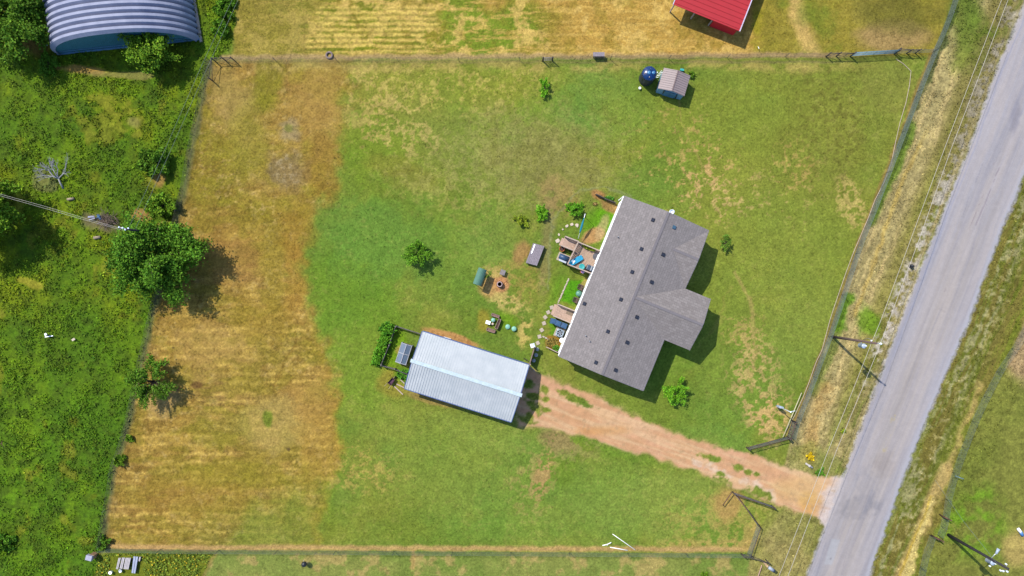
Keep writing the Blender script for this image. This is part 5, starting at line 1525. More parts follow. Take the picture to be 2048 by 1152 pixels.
fSE = wire_fence('wire fence leading down from the rusty corner rail', [(1862, 1072), (1848, 1110), (1836, 1165)], 1.2, 4.0, .15, M_WIRE)
M_WPIPE = mat('white_pvc', (.62, .62, .6), rough=.4, var=.04)

# brace assemblies at corners
def corner_brace(lb, pts, h=1.25, m=None):
    m = m or M_WOODB
    t = empty('brace_frame', P(*pts[0], 0), lb, 'fence brace', 'pipe braces at fence corners')
    ps = [P(x, y, 0) for x, y in pts]
    for p_ in ps: MB().tube([p_ - Vector((0, 0, .2)), p_ + Vector((0, 0, h + .1))], .07, 8).build('post', m, t)
    for i in range(len(ps) - 1):
        MB().tube([ps[i] + Vector((0, 0, h * .92)), ps[i + 1] + Vector((0, 0, h * .92))], .045, 6).build('rail', m, t)
        MB().tube([ps[i] + Vector((0, 0, .15)), ps[i + 1] + Vector((0, 0, h * .9))], .03, 6).build('diagonal', m, t)
    return t
corner_brace('dark brace frame at the top left corner of the pasture', [(426, 162), (431, 123), (452, 122), (470, 122)])
corner_brace('brace frame at the right end of the long blue gate', [(1790, 104), (1813, 106.5), (1830, 106)])
corner_brace('brace frame at the left end of the long blue gate', [(1652, 113), (1672, 112.5), (1700, 113)])
corner_brace('brace frame near the bottom right corner beside the mailbox', [(1482, 1107), (1499, 1109), (1531, 1119)])

def pipe_gate(name, a_, b_, h, lb, m, bars=5, r=.03, mesh=None, cat='gate', z0=.2):
    t = empty(name, P(*a_, 0), lb, cat)
    a0, b0 = P(*a_, 0), P(*b_, 0); up = Vector((0, 0, 1))
    fr = MB(); fr.tube([a0 + up * z0, a0 + up * h, b0 + up * h, b0 + up * z0, a0 + up * z0], r * 1.2, 7)
    fr.build('frame', m, t)
    br_ = MB()
    for k in range(1, bars - 1):
        z_ = z0 + (h - z0) * k / (bars - 1); br_.tube([a0 + up * z_, b0 + up * z_], r * .8, 6)
    for k in range(1, 4):
        u_ = a0.lerp(b0, k / 4); br_.tube([u_ + up * z0, u_ + up * h], r * .8, 6)
    br_.build('bars', m, t)
    for q_ in (a0, b0):
        d_ = (b0 - a0).normalized() * (-.1 if q_ is a0 else .1)
        MB().tube([q_ + d_ - up * .2, q_ + d_ + up * (h + .15)], .08, 8).build('post', M_WOODB, t)
    if mesh:
        mb = MB(); L = (b0 - a0).length; n = int(L / .07)
        for k in range(n):
            u_ = a0.lerp(b0, (k + .5) / n); mb.tube([u_ + up * z0, u_ + up * h], .0065, 3, cap=False)
        for k in range(14):
            z_ = z0 + (h - z0) * k / 14; mb.tube([a0 + up * z_, b0 + up * z_], .0065, 3, cap=False)
        mb.build('wire_panel', mesh, t)
    return t
M_GATEB = mat('blue_painted_pipe', alb(124, 158, 172), rough=.4, var=.1)
pipe_gate('farm_gate', (1702, 112.5), (1787, 107.5), 1.3, 'long light blue pipe gate in the top fence', M_GATEB, bars=6, r=.035)
pipe_gate('farm_gate', (1087, 122), (1103, 121.5), 1.2, 'small narrow pipe gate in the middle of the top fence', mat('grey_pipe', alb(150, 140, 138)), bars=5)
pipe_gate('farm_gate', (1494.5, 894), (1572.5, 873), 1.25, 'rusty mesh gate swung open above the driveway mouth', M_RUST, bars=3, mesh=M_WIRE)
pipe_gate('farm_gate', (1466, 984), (1541, 1010), 1.25, 'rusty mesh gate swung open below the driveway mouth', M_RUST, bars=3, mesh=M_WIRE)
pipe_gate('corral_panel', (1573, 873), (1583, 842), 1.25, 'short pipe panel from the open upper gate to the lawn fence', M_RUST, bars=3, mesh=M_WIRE, cat='fence panel')  # a fence panel, drawn with the gate function
t = wire_fence('wire fence running down from the lower driveway gate', [(1467, 986), (1492, 1017), (1514, 1049)], 1.2, 4, .12, M_WIRE, r=.007)
brace(t, P(1467, 986, 0), P(1514, 1049, 0), M_RUST, 1.2)
t = wire_fence('wire fence closing the bottom right corner of the lawn', [(1514, 1049), (1505, 1078), (1494, 1107)], 1.2, 4, .09, M_WIRE, r=.008)
brace(t, P(1514, 1049, 0), P(1494, 1107, 0), M_WOODD, 1.2)
t = empty('leaning_panel', P(1464, 988, 0), 'leaning brown panel at the corner of the lower driveway gate', 'fence panel')  # a leaning panel of rail and post, not a gate
MB().tube([P(1463.5, 985, 1.1), P(1446, 1010, .9)], .05).tube([P(1446, 1010, 0), P(1446, 1010, 1)], .05).build('rail', M_RUST, t)
corner_brace('rusty pipe brace beside the black utility pole', [(1864, 1071), (1874, 1076)], m=M_RUST)
t = corner_brace('rusty pipe brace a little above the black utility pole', [(1881, 1030), (1889, 1034)], m=M_RUST)
# white hose / cap line on the east fence edge
mb = MB(); hp_ = [(1792, 118), (1806, 127), (1822, 142), (1819, 170), (1812, 205), (1800, 245), (1791, 285), (1783, 325), (1768, 365), (1750, 400), (1737, 435), (1722, 470), (1707, 505), (1692, 545), (1680, 580), (1668, 615), (1660, 640), (1644, 700), (1632, 725), (1618, 765), (1606, 795), (1590, 830), (1568, 868)]
mb.tube([P(x, y, .05) for x, y in hp_], .03, 5)
mb.thing('hose', mat('pinkish_white_hose', alb(222, 200, 182), rough=.6), P(1700, 520, 0), 'long pale hose following the fence on the right of the lawn', 'hose')
MB().tube([P(1603, 786, .5), P(1566, 874, .55)], .05, 6).tube([P(1566, 874, 0), P(1566, 874, .55)], .04).tube([P(1603, 786, 0), P(1603, 786, .5)], .04).thing('white_rail', mat('cream_pipe', alb(226, 216, 180)), P(1585, 830, 0), 'cream pipe rail running down to the open upper gate', 'rail')

# ================================================================== POLES, LINES
M_POLE = mat('creosoted_pole', alb(118, 96, 90), rough=.9, var=.3, scale=3, stretch=(6, 6, .6))
M_POLED = mat('dark_pole', (.018, .016, .018), rough=.8, var=.3, scale=3, stretch=(6, 6, .6))
M_CAN = mat('transformer_grey', alb(190, 204, 226), rough=.35, var=.05)
M_PORC = mat('porcelain', (.6, .66, .75), rough=.2)
def transformer(parent, c, z0):
    MB().lathe(Vector((c.x, c.y, z0)), [(.24, 0), (.26, .05), (.26, .85), (.28, .87), (.24, .95), (.03, .98)], 18).build('transformer', M_CAN, parent)
    tr_ = [o_ for o_ in COLL.objects if o_.parent == parent and o_.name.startswith('transformer')][-1]
    MB().tube([Vector((c.x, c.y, z0 + .9)), Vector((c.x + .05, c.y + .05, z0 + 1.35))], [.07, .04], 8).build('bushing', M_PORC, tr_)
b0 = P(1665.5, 673.5, 0)
pole1 = empty('utility_pole', b0, 'brown utility pole with grey transformer between the lawn fence and the road', 'utility pole')
MB().tube([b0 - Vector((0, 0, .5)), b0 + Vector((0, 0, 9.9))], [.17, .11], 12).build('pole', M_POLE, pole1)
transformer(pole1, b0 + Vector((-.1, -.48, 0)), 6.6)
MB().bar(b0 + Vector((-.15, -.5, 6.8)), b0 + Vector((0, 0, 6.8)), .08, .1).build('bracket', M_GREYM, pole1)
MB().tube([b0 + Vector((0, 0, 9.6)), b0 + Vector((.12, .02, 10.4))], .05).build('top_pin', M_GREYM, pole1)
MB().lathe(b0 + Vector((.12, .02, 10.35)), [(.1, 0), (.13, .08), (.08, .16), (.1, .22), (.03, .28)], 12).build('insulator', M_PORC, pole1)
MB().lathe(b0 + Vector((.0, .2, 8.75)), [(.07, 0), (.09, .08), (.05, .16), (.02, .2)], 12).build('insulator', M_PORC, pole1)
MB().tube([b0 + Vector((.05, .15, 6.9)), b0 + Vector((.15, .4, 7.9)), b0 + Vector((.1, .25, 8.8))], .02).build('jumper_wire', M_GREYM, pole1)
MB().tube([b0 + Vector((.1, -.3, 7.6)), b0 + Vector((.12, -.15, 8.5)), b0 + Vector((.1, 0, 9.6))], .02).build('jumper_wire', M_GREYM, pole1)
M_LINE = mat('pale_conductor', alb(214, 206, 196), rough=.5, var=.05)
def wire(lb, pts, r=.022, group='overhead wires along the road', m=None):
    P3 = [P(x, y, z) for x, y, z in pts]
    # smooth by subdivision
    out = []
    for i in range(len(P3) - 1):
        for k in range(6): out.append(P3[i].lerp(P3[i + 1], k / 6))
    out.append(P3[-1])
    return MB().tube(out, r, 4).thing('power_line', m or M_LINE, P3[len(P3) // 2], lb, 'power line', group)
wire('power line nearer the lawn passing the brown utility pole', [(2030, -70, 8.3), (2003, 0, 8.2), (1945, 150, 8.1), (1888, 300, 8.1), (1824, 472, 8.2), (1762, 640, 8.6), (1743, 686, 8.8), (1700, 795, 8.6), (1657, 900, 8.5), (1608, 1025, 8.3), (1558, 1152, 8.3), (1520, 1250, 8.3)])
wire('power line nearer the road passing the tip of the brown utility pole', [(2043, -70, 10.2), (2016, 0, 10.1), (1959, 150, 10.0), (1901.5, 300, 10.0), (1838, 480, 10.1), (1778.5, 640, 10.4), (1760, 690, 10.55), (1717, 795, 10.3), (1673.5, 900, 10.1), (1625, 1025, 10.0), (1576, 1152, 9.9), (1540, 1245, 9.9)])
# black pole lower right
b1 = P(1897, 1070, 0)
pole2 = empty('utility_pole', b1, 'black utility pole with transformer and lamp arm in the lower right corner', 'utility pole')
MB().tube([b1 - Vector((0, 0, .5)), b1 + Vector((0, 0, 9.9))], [.2, .12], 12).build('pole', M_POLED, pole2)
transformer(pole2, b1 + Vector((.05, -.35, 0)), 6.6)
lm = MB().tube([b1 + Vector((0, .1, 7.3)), b1 + Vector((.35, .8, 7.6))], .035).build('lamp_arm', M_STEEL, pole2)
MB().tube([b1 + Vector((.3, .7, 7.62)), b1 + Vector((.6, 1.25, 7.6))], [.1, .17], 12).build('lamp_head', M_CAN, lm)
for dx, dy, z in ((.0, -.35, 9.6), (-.35, -.35, 9.5), (-.6, -.3, 9.45), (.1, .3, 9.3), (-.15, -.75, 7.2)):
    MB().lathe(b1 + Vector((dx, dy, z)), [(.07, 0), (.1, .08), (.06, .16), (.09, .2), (.02, .26)], 10).build('insulator', M_PORC, pole2)
MB().tube([b1 + Vector((-.65, -.33, 9.45)), b1 + Vector((.2, -.33, 9.5))], .04).tube([b1 + Vector((.1, .3, 9.3)), b1 + Vector((.3, -.3, 9.4))], .02).build('cross_arm', M_GREYM, pole2)
wire('faint service wire crossing the verge to the black utility pole', [(1870, 960, 5.5), (1925, 1040, 7), (1999, 1133, 9.2)], .014, None, M_WIRE)
# pole at left and its lines
b2 = P(317, 468, 0)
pole3 = empty('utility_pole', b2, 'dark pole above the large tree where the left power lines meet', 'utility pole')
MB().tube([b2 - Vector((0, 0, .5)), b2 + Vector((0, 0, 6.8))], [.15, .12], 10).build('pole', M_POLED, pole3)
t3 = b2 + Vector((0, 0, 6.5))
MB().tube([t3 + Vector((-.1, .02, .1)), t3 + Vector((-.9, .2, .1))], .05).build('cross_arm', M_STEEL, pole3)
for dx, dy in ((-.5, .14), (-.9, .22), (.12, .1), (-.2, -.05)):
    MB().lathe(t3 + Vector((dx, dy, .1)), [(.08, 0), (.1, .08), (.05, .16)], 10).build('insulator', M_PORC, pole3)
wire('upper strand of the double line leaving the left edge', [(-90, 367, 7), (0, 388, 6.8), (91, 413, 6.6), (175, 438, 6.6), (246, 458, 6.7)], .015, 'lines to the dark pole')
wire('lower strand of the double line leaving the left edge', [(-90, 371, 7), (0, 391.5, 6.8), (91, 417, 6.6), (175, 441.5, 6.6), (248, 461, 6.7)], .015, 'lines to the dark pole')
wire('left one of the two wires running up from the dark pole', [(256.5, 458, 6.7), (295, 375, 6.5), (334, 290, 6.4), (397, 145, 6.4), (464, 0, 6.5), (495, -70, 6.6)], .016, 'lines to the dark pole', M_WIRE)
wire('right one of the two wires running up from the dark pole', [(271, 458, 6.7), (308, 375, 6.5), (346, 290, 6.4), (410, 145, 6.4), (476, 0, 6.5), (507, -70, 6.6)], .016, 'lines to the dark pole', M_WIRE)
# meter pole by the upper gate
b3 = P(1552, 811, 0)
mp = empty('meter_pole', b3, 'service meter pole with grey box near the open upper gate', 'meter pole')
MB().tube([b3 - Vector((0, 0, .3)), b3 + Vector((0, 0, 4.3))], .055, 8).build('mast', M_STEEL, mp)
MB().box(b3 + Vector((0, .05, 1.35)), (.5, .26, .7), rz=-.3).box(b3 + Vector((.05, .0, .7)), (.36, .22, .5), rz=-.3).build('meter_box', M_CAN, mp, bevel=.02)
MB().lathe(b3 + Vector((0, 0, 4.25)), [(.07, 0), (.1, .1), (.04, .2)], 10).tube([b3 + Vector((0, 0, 4.3)), b3 + Vector((.3, .1, 4.2)), b3 + Vector((.5, -.05, 4.0)), b3 + Vector((.2, .0, 3.9)), b3 + Vector((.55, .12, 4.3))], .018, 5).build('weatherhead', M_PORC, mp)

# ================================================================== SMALL THINGS ROUND THE EDGES
p = P(659, 111, 0)
mb = MB(); n = 20; vs = []; fs = []
for i in range(n):
    t = 2 * math.pi * i / n
    for k in range(8):
        f = 2 * math.pi * k / 8; R = .36 + .12 * math.cos(f); vs.append(p + Vector((R * math.cos(t), R * math.sin(t), .12 + .11 * math.sin(f))))
for i in range(n):
    for k in range(8): fs.append((i * 8 + k, ((i + 1) % n) * 8 + k, ((i + 1) % n) * 8 + (k + 1) % 8, i * 8 + (k + 1) % 8))
mb.add(vs, fs, True); mb.thing('old_tyre', mat('dusty_rubber', alb(150, 132, 128), rough=.9, var=.2), p, 'dusty old tyre lying at the top fence', 'tyre')
p = P(1196, 113, 0)
fd = empty('feeder_trough', p, 'wooden feed trough standing against the top fence', 'trough')
MB().box(p + Vector((0, 0, .75)), (1.35, .5, .06), rz=0).build('lid', M_WOODG, fd)
MB().box(p + Vector((0, -.02, .5)), (1.2, .42, .4)).build('body', M_WOODD, fd)
for sx in (-.55, .55):
    for sy in (-.18, .18): MB().bar(p + Vector((sx, sy, 0)), p + Vector((sx, sy, .72)), .08, .08).build('leg', M_WOODD, fd)
p = P(1820, 532, 0)
t = empty('road_marker', p, 'small black drum by the gravel shoulder of the road', 'drum')
MB().lathe(p, [(.2, 0), (.22, .3), (.17, .5), (.08, .6), (.01, .6)], 12).build('drum', M_BLACK, t)
MB().box(p + Vector((.02, -.12, .58)), (.4, .12, .06), rz=.5).build('handle', M_BLACK, t)
p = P(612, 1123.5, 0)
t = empty('kettle_grill', p, 'black kettle grill alone below the bottom fence', 'grill')
MB().lathe(p, [(.05, .45), (.28, .6), (.33, .75), (.3, .9), (.16, 1.02), (.02, 1.05)], 18).build('kettle', M_BLACK, t)
for k in range(3):
    a0 = k * 2.09 + .4; MB().tube([p + Vector((math.cos(a0) * .35, math.sin(a0) * .35, 0)), p + Vector((math.cos(a0) * .15, math.sin(a0) * .15, .6))], .02).build('leg', M_STEEL, t)
MB().tube([p + Vector((-.35, -.25, .5)), p + Vector((.1, -.3, .5))], .02).build('side_handle', M_STEEL, t)
# mailbox
p = P(1528, 1125, 0)
t = empty('mailbox', p, 'mailbox with grey rounded top on a cream post beside the lower right fence corner', 'mailbox')
MB().box(p + Vector((0, 0, .55)), (.22, .22, 1.1), rz=.6).box(p + Vector((.18, -.14, .95)), (.7, .24, .1), rz=-.65).build('post', mat('cream_boards', alb(224, 190, 150)), t)
MB().tube([p + Vector((.1, -.06, 1.25)), p + Vector((.62, -.42, 1.25))], .2, 14).build('box', mat('grey_mailbox', alb(188, 196, 212), rough=.4), t)
MB().tube([p + Vector((.6, -.4, 1.25)), p + Vector((.78, -.53, 1.22))], .19, 14).build('door', mat('navy_door', alb(50, 62, 84)), t)
MB().bar(P(1523.5, 1131, .3), P(1515, 1156, .3), .08, .08).bar(P(1523.5, 1131, 0), P(1523.5, 1131, .35), .07, .07).thing('cream_rail', mat('cream_boards2', alb(220, 180, 158)), P(1520, 1142, 0), 'cream rail running down from the mailbox', 'rail')
# culvert marker
p = P(1618, 931, 0)
MB().tube([P(1611, 926.5, .12), P(1625, 935.5, .12)], .11, 10).lathe(P(1618.5, 931.5, .1), [(.17, 0), (.17, .16), (.1, .2), (.01, .2)], 10).thing('drain_pipe', mat('cream_pipe2', alb(214, 206, 200)), p, 'short cream pipe lying beside the driveway mouth', 'pipe')
# loose pipes near bottom fence
MB().tube([P(1225, 1068, .06), P(1248, 1084, .05), P(1270.5, 1100, .05)], .04, 6).thing('loose_pipe', M_WPIPE, P(1248, 1084, 0), 'longest thin white pipe slanting down to the bottom fence', 'pipe', 'white pipes by the bottom fence')
MB().tube([P(1220, 1094.5, .06), P(1255, 1100.5, .05)], .05, 6).thing('loose_pipe', M_WPIPE, P(1237, 1097, 0), 'level white pipe lying just above the bottom fence', 'pipe', 'white pipes by the bottom fence')
MB().tube([P(1205, 1091, .06), P(1214, 1089, .08), P(1222.5, 1085, .2)], .06, 6).tube([P(1214, 1089, .08), P(1215, 1091, .05)], .05, 6).thing('loose_pipe', M_WPIPE, P(1214, 1089, 0), 'short forked white pipe left of the others', 'pipe', 'white pipes by the bottom fence')
# sheet stacks at bottom left
def sheets(quad, z, n, lb, m, g='metal sheets stacked below the bottom fence'):
    c = [P(x, y, z) for x, y in quad]; cen = sum(c, Vector()) / 4
    t = empty('sheet_stack', Vector((cen.x, cen.y, 0)), lb, 'metal sheets', g)
    mb = MB()
    for i in range(n):
        f0, f1 = i / n, (i + .8) / n; a_, b_, c_, d_ = c
        mb.slab([a_.lerp(b_, f0), a_.lerp(b_, f1), d_.lerp(c_, f1), d_.lerp(c_, f0)][::-1], .1)
    mb.build('sheets', m, t)
    mb = MB()
    for k in (.2, .8):
        u_, v_ = c[0].lerp(c[3], k), c[1].lerp(c[2], k); mb.bar(Vector((u_.x, u_.y, z / 2 - .05)), Vector((v_.x, v_.y, z / 2 - .05)), .12, z - .1)
    mb.build('blocks', M_WOODD, t)
M_SH1 = mat('pinkish_white_sheet', alb(214, 206, 208), rough=.5); M_SH2 = mat('bluish_sheet', alb(188, 196, 220), rough=.4)
sheets([(237, 1116), (242, 1116), (236, 1139), (232, 1138)], .35, 2, 'narrow pinkish sheet at the left of the stack row', M_SH1)
sheets([(244, 1115.5), (250, 1115.5), (245, 1138), (239, 1137)], .4, 2, 'middle pair of pale sheets in the stack row', M_SH1)
sheets([(251, 1116), (262, 1116), (257, 1139), (247, 1138)], .45, 4, 'wide pale sheets right of the middle pair', M_SH1)
sheets([(267, 1113), (277, 1114), (271, 1147), (263, 1146)], .4, 2, 'long bluish sheet, rightmost full one of the row', M_SH2)
sheets([(278.5, 1114), (282, 1114.5), (280, 1123), (277, 1122)], .3, 1, 'small off cut sheet at the far right of the row', M_SH1)
for sx, sy, lb in ((224, 1143, 'round white bucket left of the metal sheets'), (244, 1139.5, 'round grey bucket at the foot of the metal sheets')):
    p = P(sx, sy, 0); MB().lathe(p, [(.15, 0), (.2, .38), (.21, .4), (.17, .38), (.01, .3)], 14).thing('bucket', M_WHITE if sx < 230 else M_STEEL, p, lb, 'bucket')
p = P(183, 1112, 0)
t = empty('water_trough', p, 'grey box on a brown stand at the bottom left fence corner', 'feeder')
MB().box(P(179.5, 1115, .95), (.75, .6, .5), rz=-.25).build('box', mat('lilac_grey_box', alb(190, 190, 212)), t, bevel=.04)
MB().box(P(187, 1111, .45), (.55, .5, .9), rz=-.25).build('stand', mat('tan_boards', alb(190, 150, 112)), t)
# west debris
p = P(120, 345, 0)
p = P(146, 397, 0)
for sx, sy, lb, r in ((142, 398, 'pale sawn log right below the dead tree', .16), (195, 475, 'pale log below the brush heap', .18)):
    a0, b0 = P(sx - 7, sy + .8, .16), P(sx + 6, sy - .8, .18); MB().tube([a0, b0], r, 9).thing('log', mat('bleached_log', alb(178, 160, 134), var=.2), P(sx, sy, 0), lb, 'log', 'pale logs in the weeds')
t = empty('scrap_heap', P(195, 436, 0), 'bluish scrap metal in the brush heap below the double line', 'scrap')
MB().bar(P(176, 434, .3), P(189, 433, .35), .2, .05).bar(P(178, 440, .25), P(190, 436, .3), .12, .05).build('sheet', mat('lilac_sheet', alb(170, 172, 196)), t)
MB().tube([P(196, 430, .2), P(202, 439, .35)], .16, 8).tube([P(194, 436, .2), P(200, 432, .5)], .09, 6).build('drum', mat('blue_drum', alb(70, 116, 160)), t)
t = empty('white_stake', P(92, 669, 0), 'white round capped pipe standing in the weeds at the left', 'pipe')
MB().tube([P(92, 669, 0), P(92, 669, .7)], .1, 10).build('pipe', M_WHITE, t); MB().lathe(P(92, 669, .7), [(.16, 0), (.16, .08), (.05, .1)], 12).build('cap', M_WHITE, t)
MB().bar(P(90, 674, .3), P(106, 671.5, .35), .1, .06).thing('white_board', M_WHITE, P(98, 673, 0), 'narrow white board lying beside the capped pipe', 'board')
MB().box(P(147, 679, .25), (.4, .25, .1), rz=.5).thing('white_bag', M_STONE, P(147, 679, 0), 'small pale scrap right of the capped pipe', 'scrap')
MB().tube([P(5, 882, 0), P(3, 888, 1.3)], .05).tube([P(2, 886, .9), P(8, 896, .6)], .04).thing('steel_stake', M_RUST, P(4, 885, 0), 'rusty stake at the left edge of the weedy field', 'stake')
t = empty('scrap_pipes', P(98, 75, 0), 'two grey pipes leaning beside the arched barn', 'pipes')
MB().tube([P(92, 92, .2), P(95, 70, .6), P(102, 50, 1.2)], .07).tube([P(95, 92, .2), P(92, 72, .6), P(88, 62, .8)], .06).build('pipes', M_GREYM, t)
p = P(2043, 1064, 0)
t = empty('sprinkler_barrel', p, 'white and blue canister near the right edge above the black pole', 'canister')
MB().tube([P(2036, 1057, .25), P(2042, 1065, .25)], .17, 10).build('body', M_WHITE, t); MB().tube([P(2041, 1063, .25), P(2045, 1071, .2)], .18, 10).build('cap', mat('blue_cap', alb(90, 150, 220)), t)
for i, (sx, sy) in enumerate(((1910, 950), (1907, 947))):
    pass
MB().tube([P(1911, 952, .5), P(1927, 958, .9)], .05, 6).tube([P(1911, 952, 0), P(1911, 952, .5)], .04).tube([P(1927, 958, 0), P(1927, 958, .9)], .04).thing('pale_brace', M_GATEB, P(1918, 955, 0), 'pale blue rail on the far right fence', 'rail')
# survey marker tile, barn corner weed etc
MB().tube([P(1516, 93, 0), P(1518, 97, .5)], .035).thing('survey_stake', M_WHITE, P(1516, 93, 0), 'thin white stake between the barn and the top fence', 'stake')

# ================================================================== VEGETATION
def leaf_mat(name, transl=.25):
    return mat_attr(name, rough=.7, fine=((1.5, .12),), transl=transl)
M_LEAF = leaf_mat('foliage')
M_BARK = mat('bark', alb(110, 92, 78), rough=.95, var=.3, scale=6)
M_DEADW = mat('bleached_dead_wood', alb(186, 186, 190), rough=.9, var=.2, scale=5)

def leaf_object(name, pos, size, cols, parent=None, up=.55, seed=1, aspect=1.6):
    """pos (n,3) world, size (n,), cols (n,3). each leaf clump is two small quads"""
    r = np.random.default_rng(seed); n = len(pos)
    off = np.array(wloc(parent)) if parent is not None else np.zeros(3)
    d = r.normal(size=(n, 3)); d[:, 2] += up * 1.6; d /= np.linalg.norm(d, axis=1)[:, None]
    a_ = r.normal(size=(n, 3)); a_ -= (a_ * d).sum(1)[:, None] * d; a_ /= np.linalg.norm(a_, axis=1)[:, None]
    b_ = np.cross(d, a_)
    s = size[:, None]
    c = pos - off
    bend = d * s * .22
    v0 = c - a_ * s * aspect * .5; v2 = c + a_ * s * aspect * .5
    v1 = c + b_ * s * .5 + bend; v3 = c - b_ * s * .5 + bend
    V = np.stack([v0, v1, v2, v3], 1).reshape(-1, 3).astype(np.float32)
    idx = np.arange(n)[:, None] * 4
    F = np.concatenate([idx + np.array([0, 1, 2]), idx + np.array([0, 2, 3])], 1).reshape(-1, 3)
    me = bpy.data.meshes.new(name)
    me.vertices.add(len(V)); me.vertices.foreach_set('co', V.ravel())
    me.loops.add(F.size); me.loops.foreach_set('vertex_index', F.ravel().astype(np.int32))
    me.polygons.add(len(F)); me.polygons.foreach_set('loop_start', np.arange(0, F.size, 3, dtype=np.int32))
    me.update(calc_edges=True)
    at = me.color_attributes.new('col', 'FLOAT_COLOR', 'POINT')
    cc = np.concatenate([np.repeat(cols, 4, 0), np.ones((n * 4, 1))], 1).astype(np.float32)
    at.data.foreach_set('color', cc.ravel())
    me.materials.append(M_LEAF)
    o = bpy.data.objects.new(name, me); COLL.objects.link(o)
    if parent is not None: o.parent = parent
    return o
def cmix(r, n, base, jit=.22, hue=.12):
    k = np.exp(r.normal(0, jit, (n, 1))); h = 1 + r.normal(0, hue, (n, 1)) * np.array([[1.0, 0.15, -.3]])
    return np.clip(np.array(base)[None] * k * h, .002, .8)

def tree(name, px, py, rad, height, label, cat='tree', base=(.055, .105, .012), n=None, group=None, seed=1, squash=1.0, leaf=.17, dens=1.0, zc=None, ax=1.0, ay=1.0, trunk=True, limbs=9, drop=.15):
    """px,py: trunk foot. rad: crown radius in m"""
    rnd = random.Random(seed); r = np.random.default_rng(seed)
    foot = P(px, py, 0); foot.z = ground_z(px, py) - .05
    t = empty(name, foot, label, cat, group)
    tr_h = height * (.32 if trunk else .05)
    top = foot + Vector((rnd.uniform(-.1, .1) * rad, rnd.uniform(-.1, .1) * rad, tr_h))
    r0 = max(.03, rad * .045)
    wood = MB()
    wood.tube([foot, foot.lerp(top, .5) + Vector((rnd.uniform(-.05, .05), rnd.uniform(-.05, .05), 0)), top], [r0 * 1.4, r0 * 1.05, r0 * .9], 8)
    tips = []
    for i in range(limbs):
        az = 2 * math.pi * (i + rnd.uniform(-.35, .35)) / limbs
        el = rnd.uniform(.15, 1.25); L = rad * rnd.uniform(.6, 1.08) * (math.cos(el) * .35 + .68)
        e = Vector((math.cos(az) * math.cos(el) * L * ax, math.sin(az) * math.cos(el) * L * ay, math.sin(el) * (height - tr_h) * .85 * rnd.uniform(.7, 1.05)))
        end = top + e; midp = top + e * .5 + Vector((0, 0, .08 * rad))
        wood.tube([top - Vector((0, 0, .1 * tr_h)), midp, end], [r0 * .6, r0 * .35, r0 * .1], 6)
        nb = rnd.randint(6, 9)
        for j in range(nb):
            f = rnd.uniform(.35, 1.0); o_ = top.lerp(midp, f * 2) if f < .5 else midp.lerp(end, f * 2 - 1)
            az2 = az + rnd.uniform(-1.1, 1.1); L2_ = rad * rnd.uniform(.18, .42)
            e2 = o_ + Vector((math.cos(az2) * L2_ * ax, math.sin(az2) * L2_ * ay, rnd.uniform(-.25, .35) * L2_ * 1.4))
            wood.tube([o_, e2], [r0 * .22, r0 * .06], 4)
            tips.append((o_, e2, rad * rnd.uniform(.04, .09)))
    wood.build('trunk', M_BARK, t)
    N_ = n or int(900 * rad * rad * .5 * dens) + 250
    w = np.array([(b_ - a_).length + .2 for a_, b_, _ in tips]); w /= w.sum()
    cnt = r.multinomial(N_, w)
    pos = []; br = []
    for (a_, b_, s_), c in zip(tips, cnt):
        f = r.random(c)[:, None] ** .8
        A0 = np.array(a_); B0 = np.array(b_)
        p_ = A0 + (B0 - A0) * f * 1.12 + r.normal(size=(c, 3)) * s_ * np.array([1, 1, .6])
        pos.append(p_); br.append(np.full(c, rnd.uniform(.75, 1.25)))
    pos = np.concatenate(pos); br = np.concatenate(br)[:, None]
    pos[:, 2] = np.maximum(pos[:, 2], foot.z + .1)
    cols = cmix(r, len(pos), base) * br
    leaf_object('crown', pos, leaf * (.7 + .7 * r.random(len(pos))), cols, t, seed=seed)
    return t

G1 = (.075, .155, .012); G2 = (.115, .21, .014); G3 = (.07, .16, .012); GY = (.20, .26, .02); GB = (.12, .29, .015)
tree('tree', 333, 520, 5.4, 6.2, 'large dark tree overhanging the fence between weedy field and pasture', base=G3, seed=3, leaf=.17, dens=2.6, limbs=22, ay=.85)
tree('tree', 318, 765, 2.7, 3.6, 'ragged tree in the lower part of the pasture fence', base=G1, seed=8, leaf=.13, dens=1.8, limbs=12)
tree('tree', 62, 55, 5.2, 6.0, 'big tree in the top left corner beside the arched barn', base=G1, seed=5, leaf=.18, dens=2.2, limbs=20)
tree('tree', 322, 112, 3.0, 4.6, 'bushy tree standing in front of the arched barn', base=G2, seed=21, leaf=.17, dens=2.1, limbs=17)
tree('tree', -8, 418, 5.2, 7.6, 'mostly hidden tree at the left edge casting a wide shadow', base=G2, seed=9, leaf=.18, dens=2.2, limbs=18)
tree('tree', 838, 511, 1.75, 2.7, 'young tree alone on the lawn above the workshop', base=(.10, .22, .015), seed=14, leaf=.11, dens=2.7, limbs=11)
tree('tree', 1346, 784, 1.45, 2.4, 'young tree below the south corner of the grey shingled house', base=GB, seed=17, leaf=.105, dens=3.2, limbs=11, ay=1.1)
def shrub(px, py, rad, h, label, base=G2, seed=1, leaf=.105, dens=2.8, cat='shrub', name='shrub', **k):
    return tree(name, px, py, rad, h, label, cat, base, seed=seed, leaf=leaf, dens=dens, trunk=False, limbs=k.pop('limbs', 8), **k)
shrub(1044, 443, .85, 1.2, 'small yellowish shrub left of the two greener ones', GY, 31, limbs=8)
shrub(1086, 428, 1.05, 1.4, 'round green shrub between the yellowish one and the parasol', GB, 32, limbs=9)
shrub(1151, 420, 1.05, 1.4, 'green shrub closest to the tip of the furled parasol', (.10, .26, .015), 33, limbs=9)
shrub(1138, 415, .5, .8, 'smallest green shrub touching the one by the parasol', GB, 34, limbs=6)
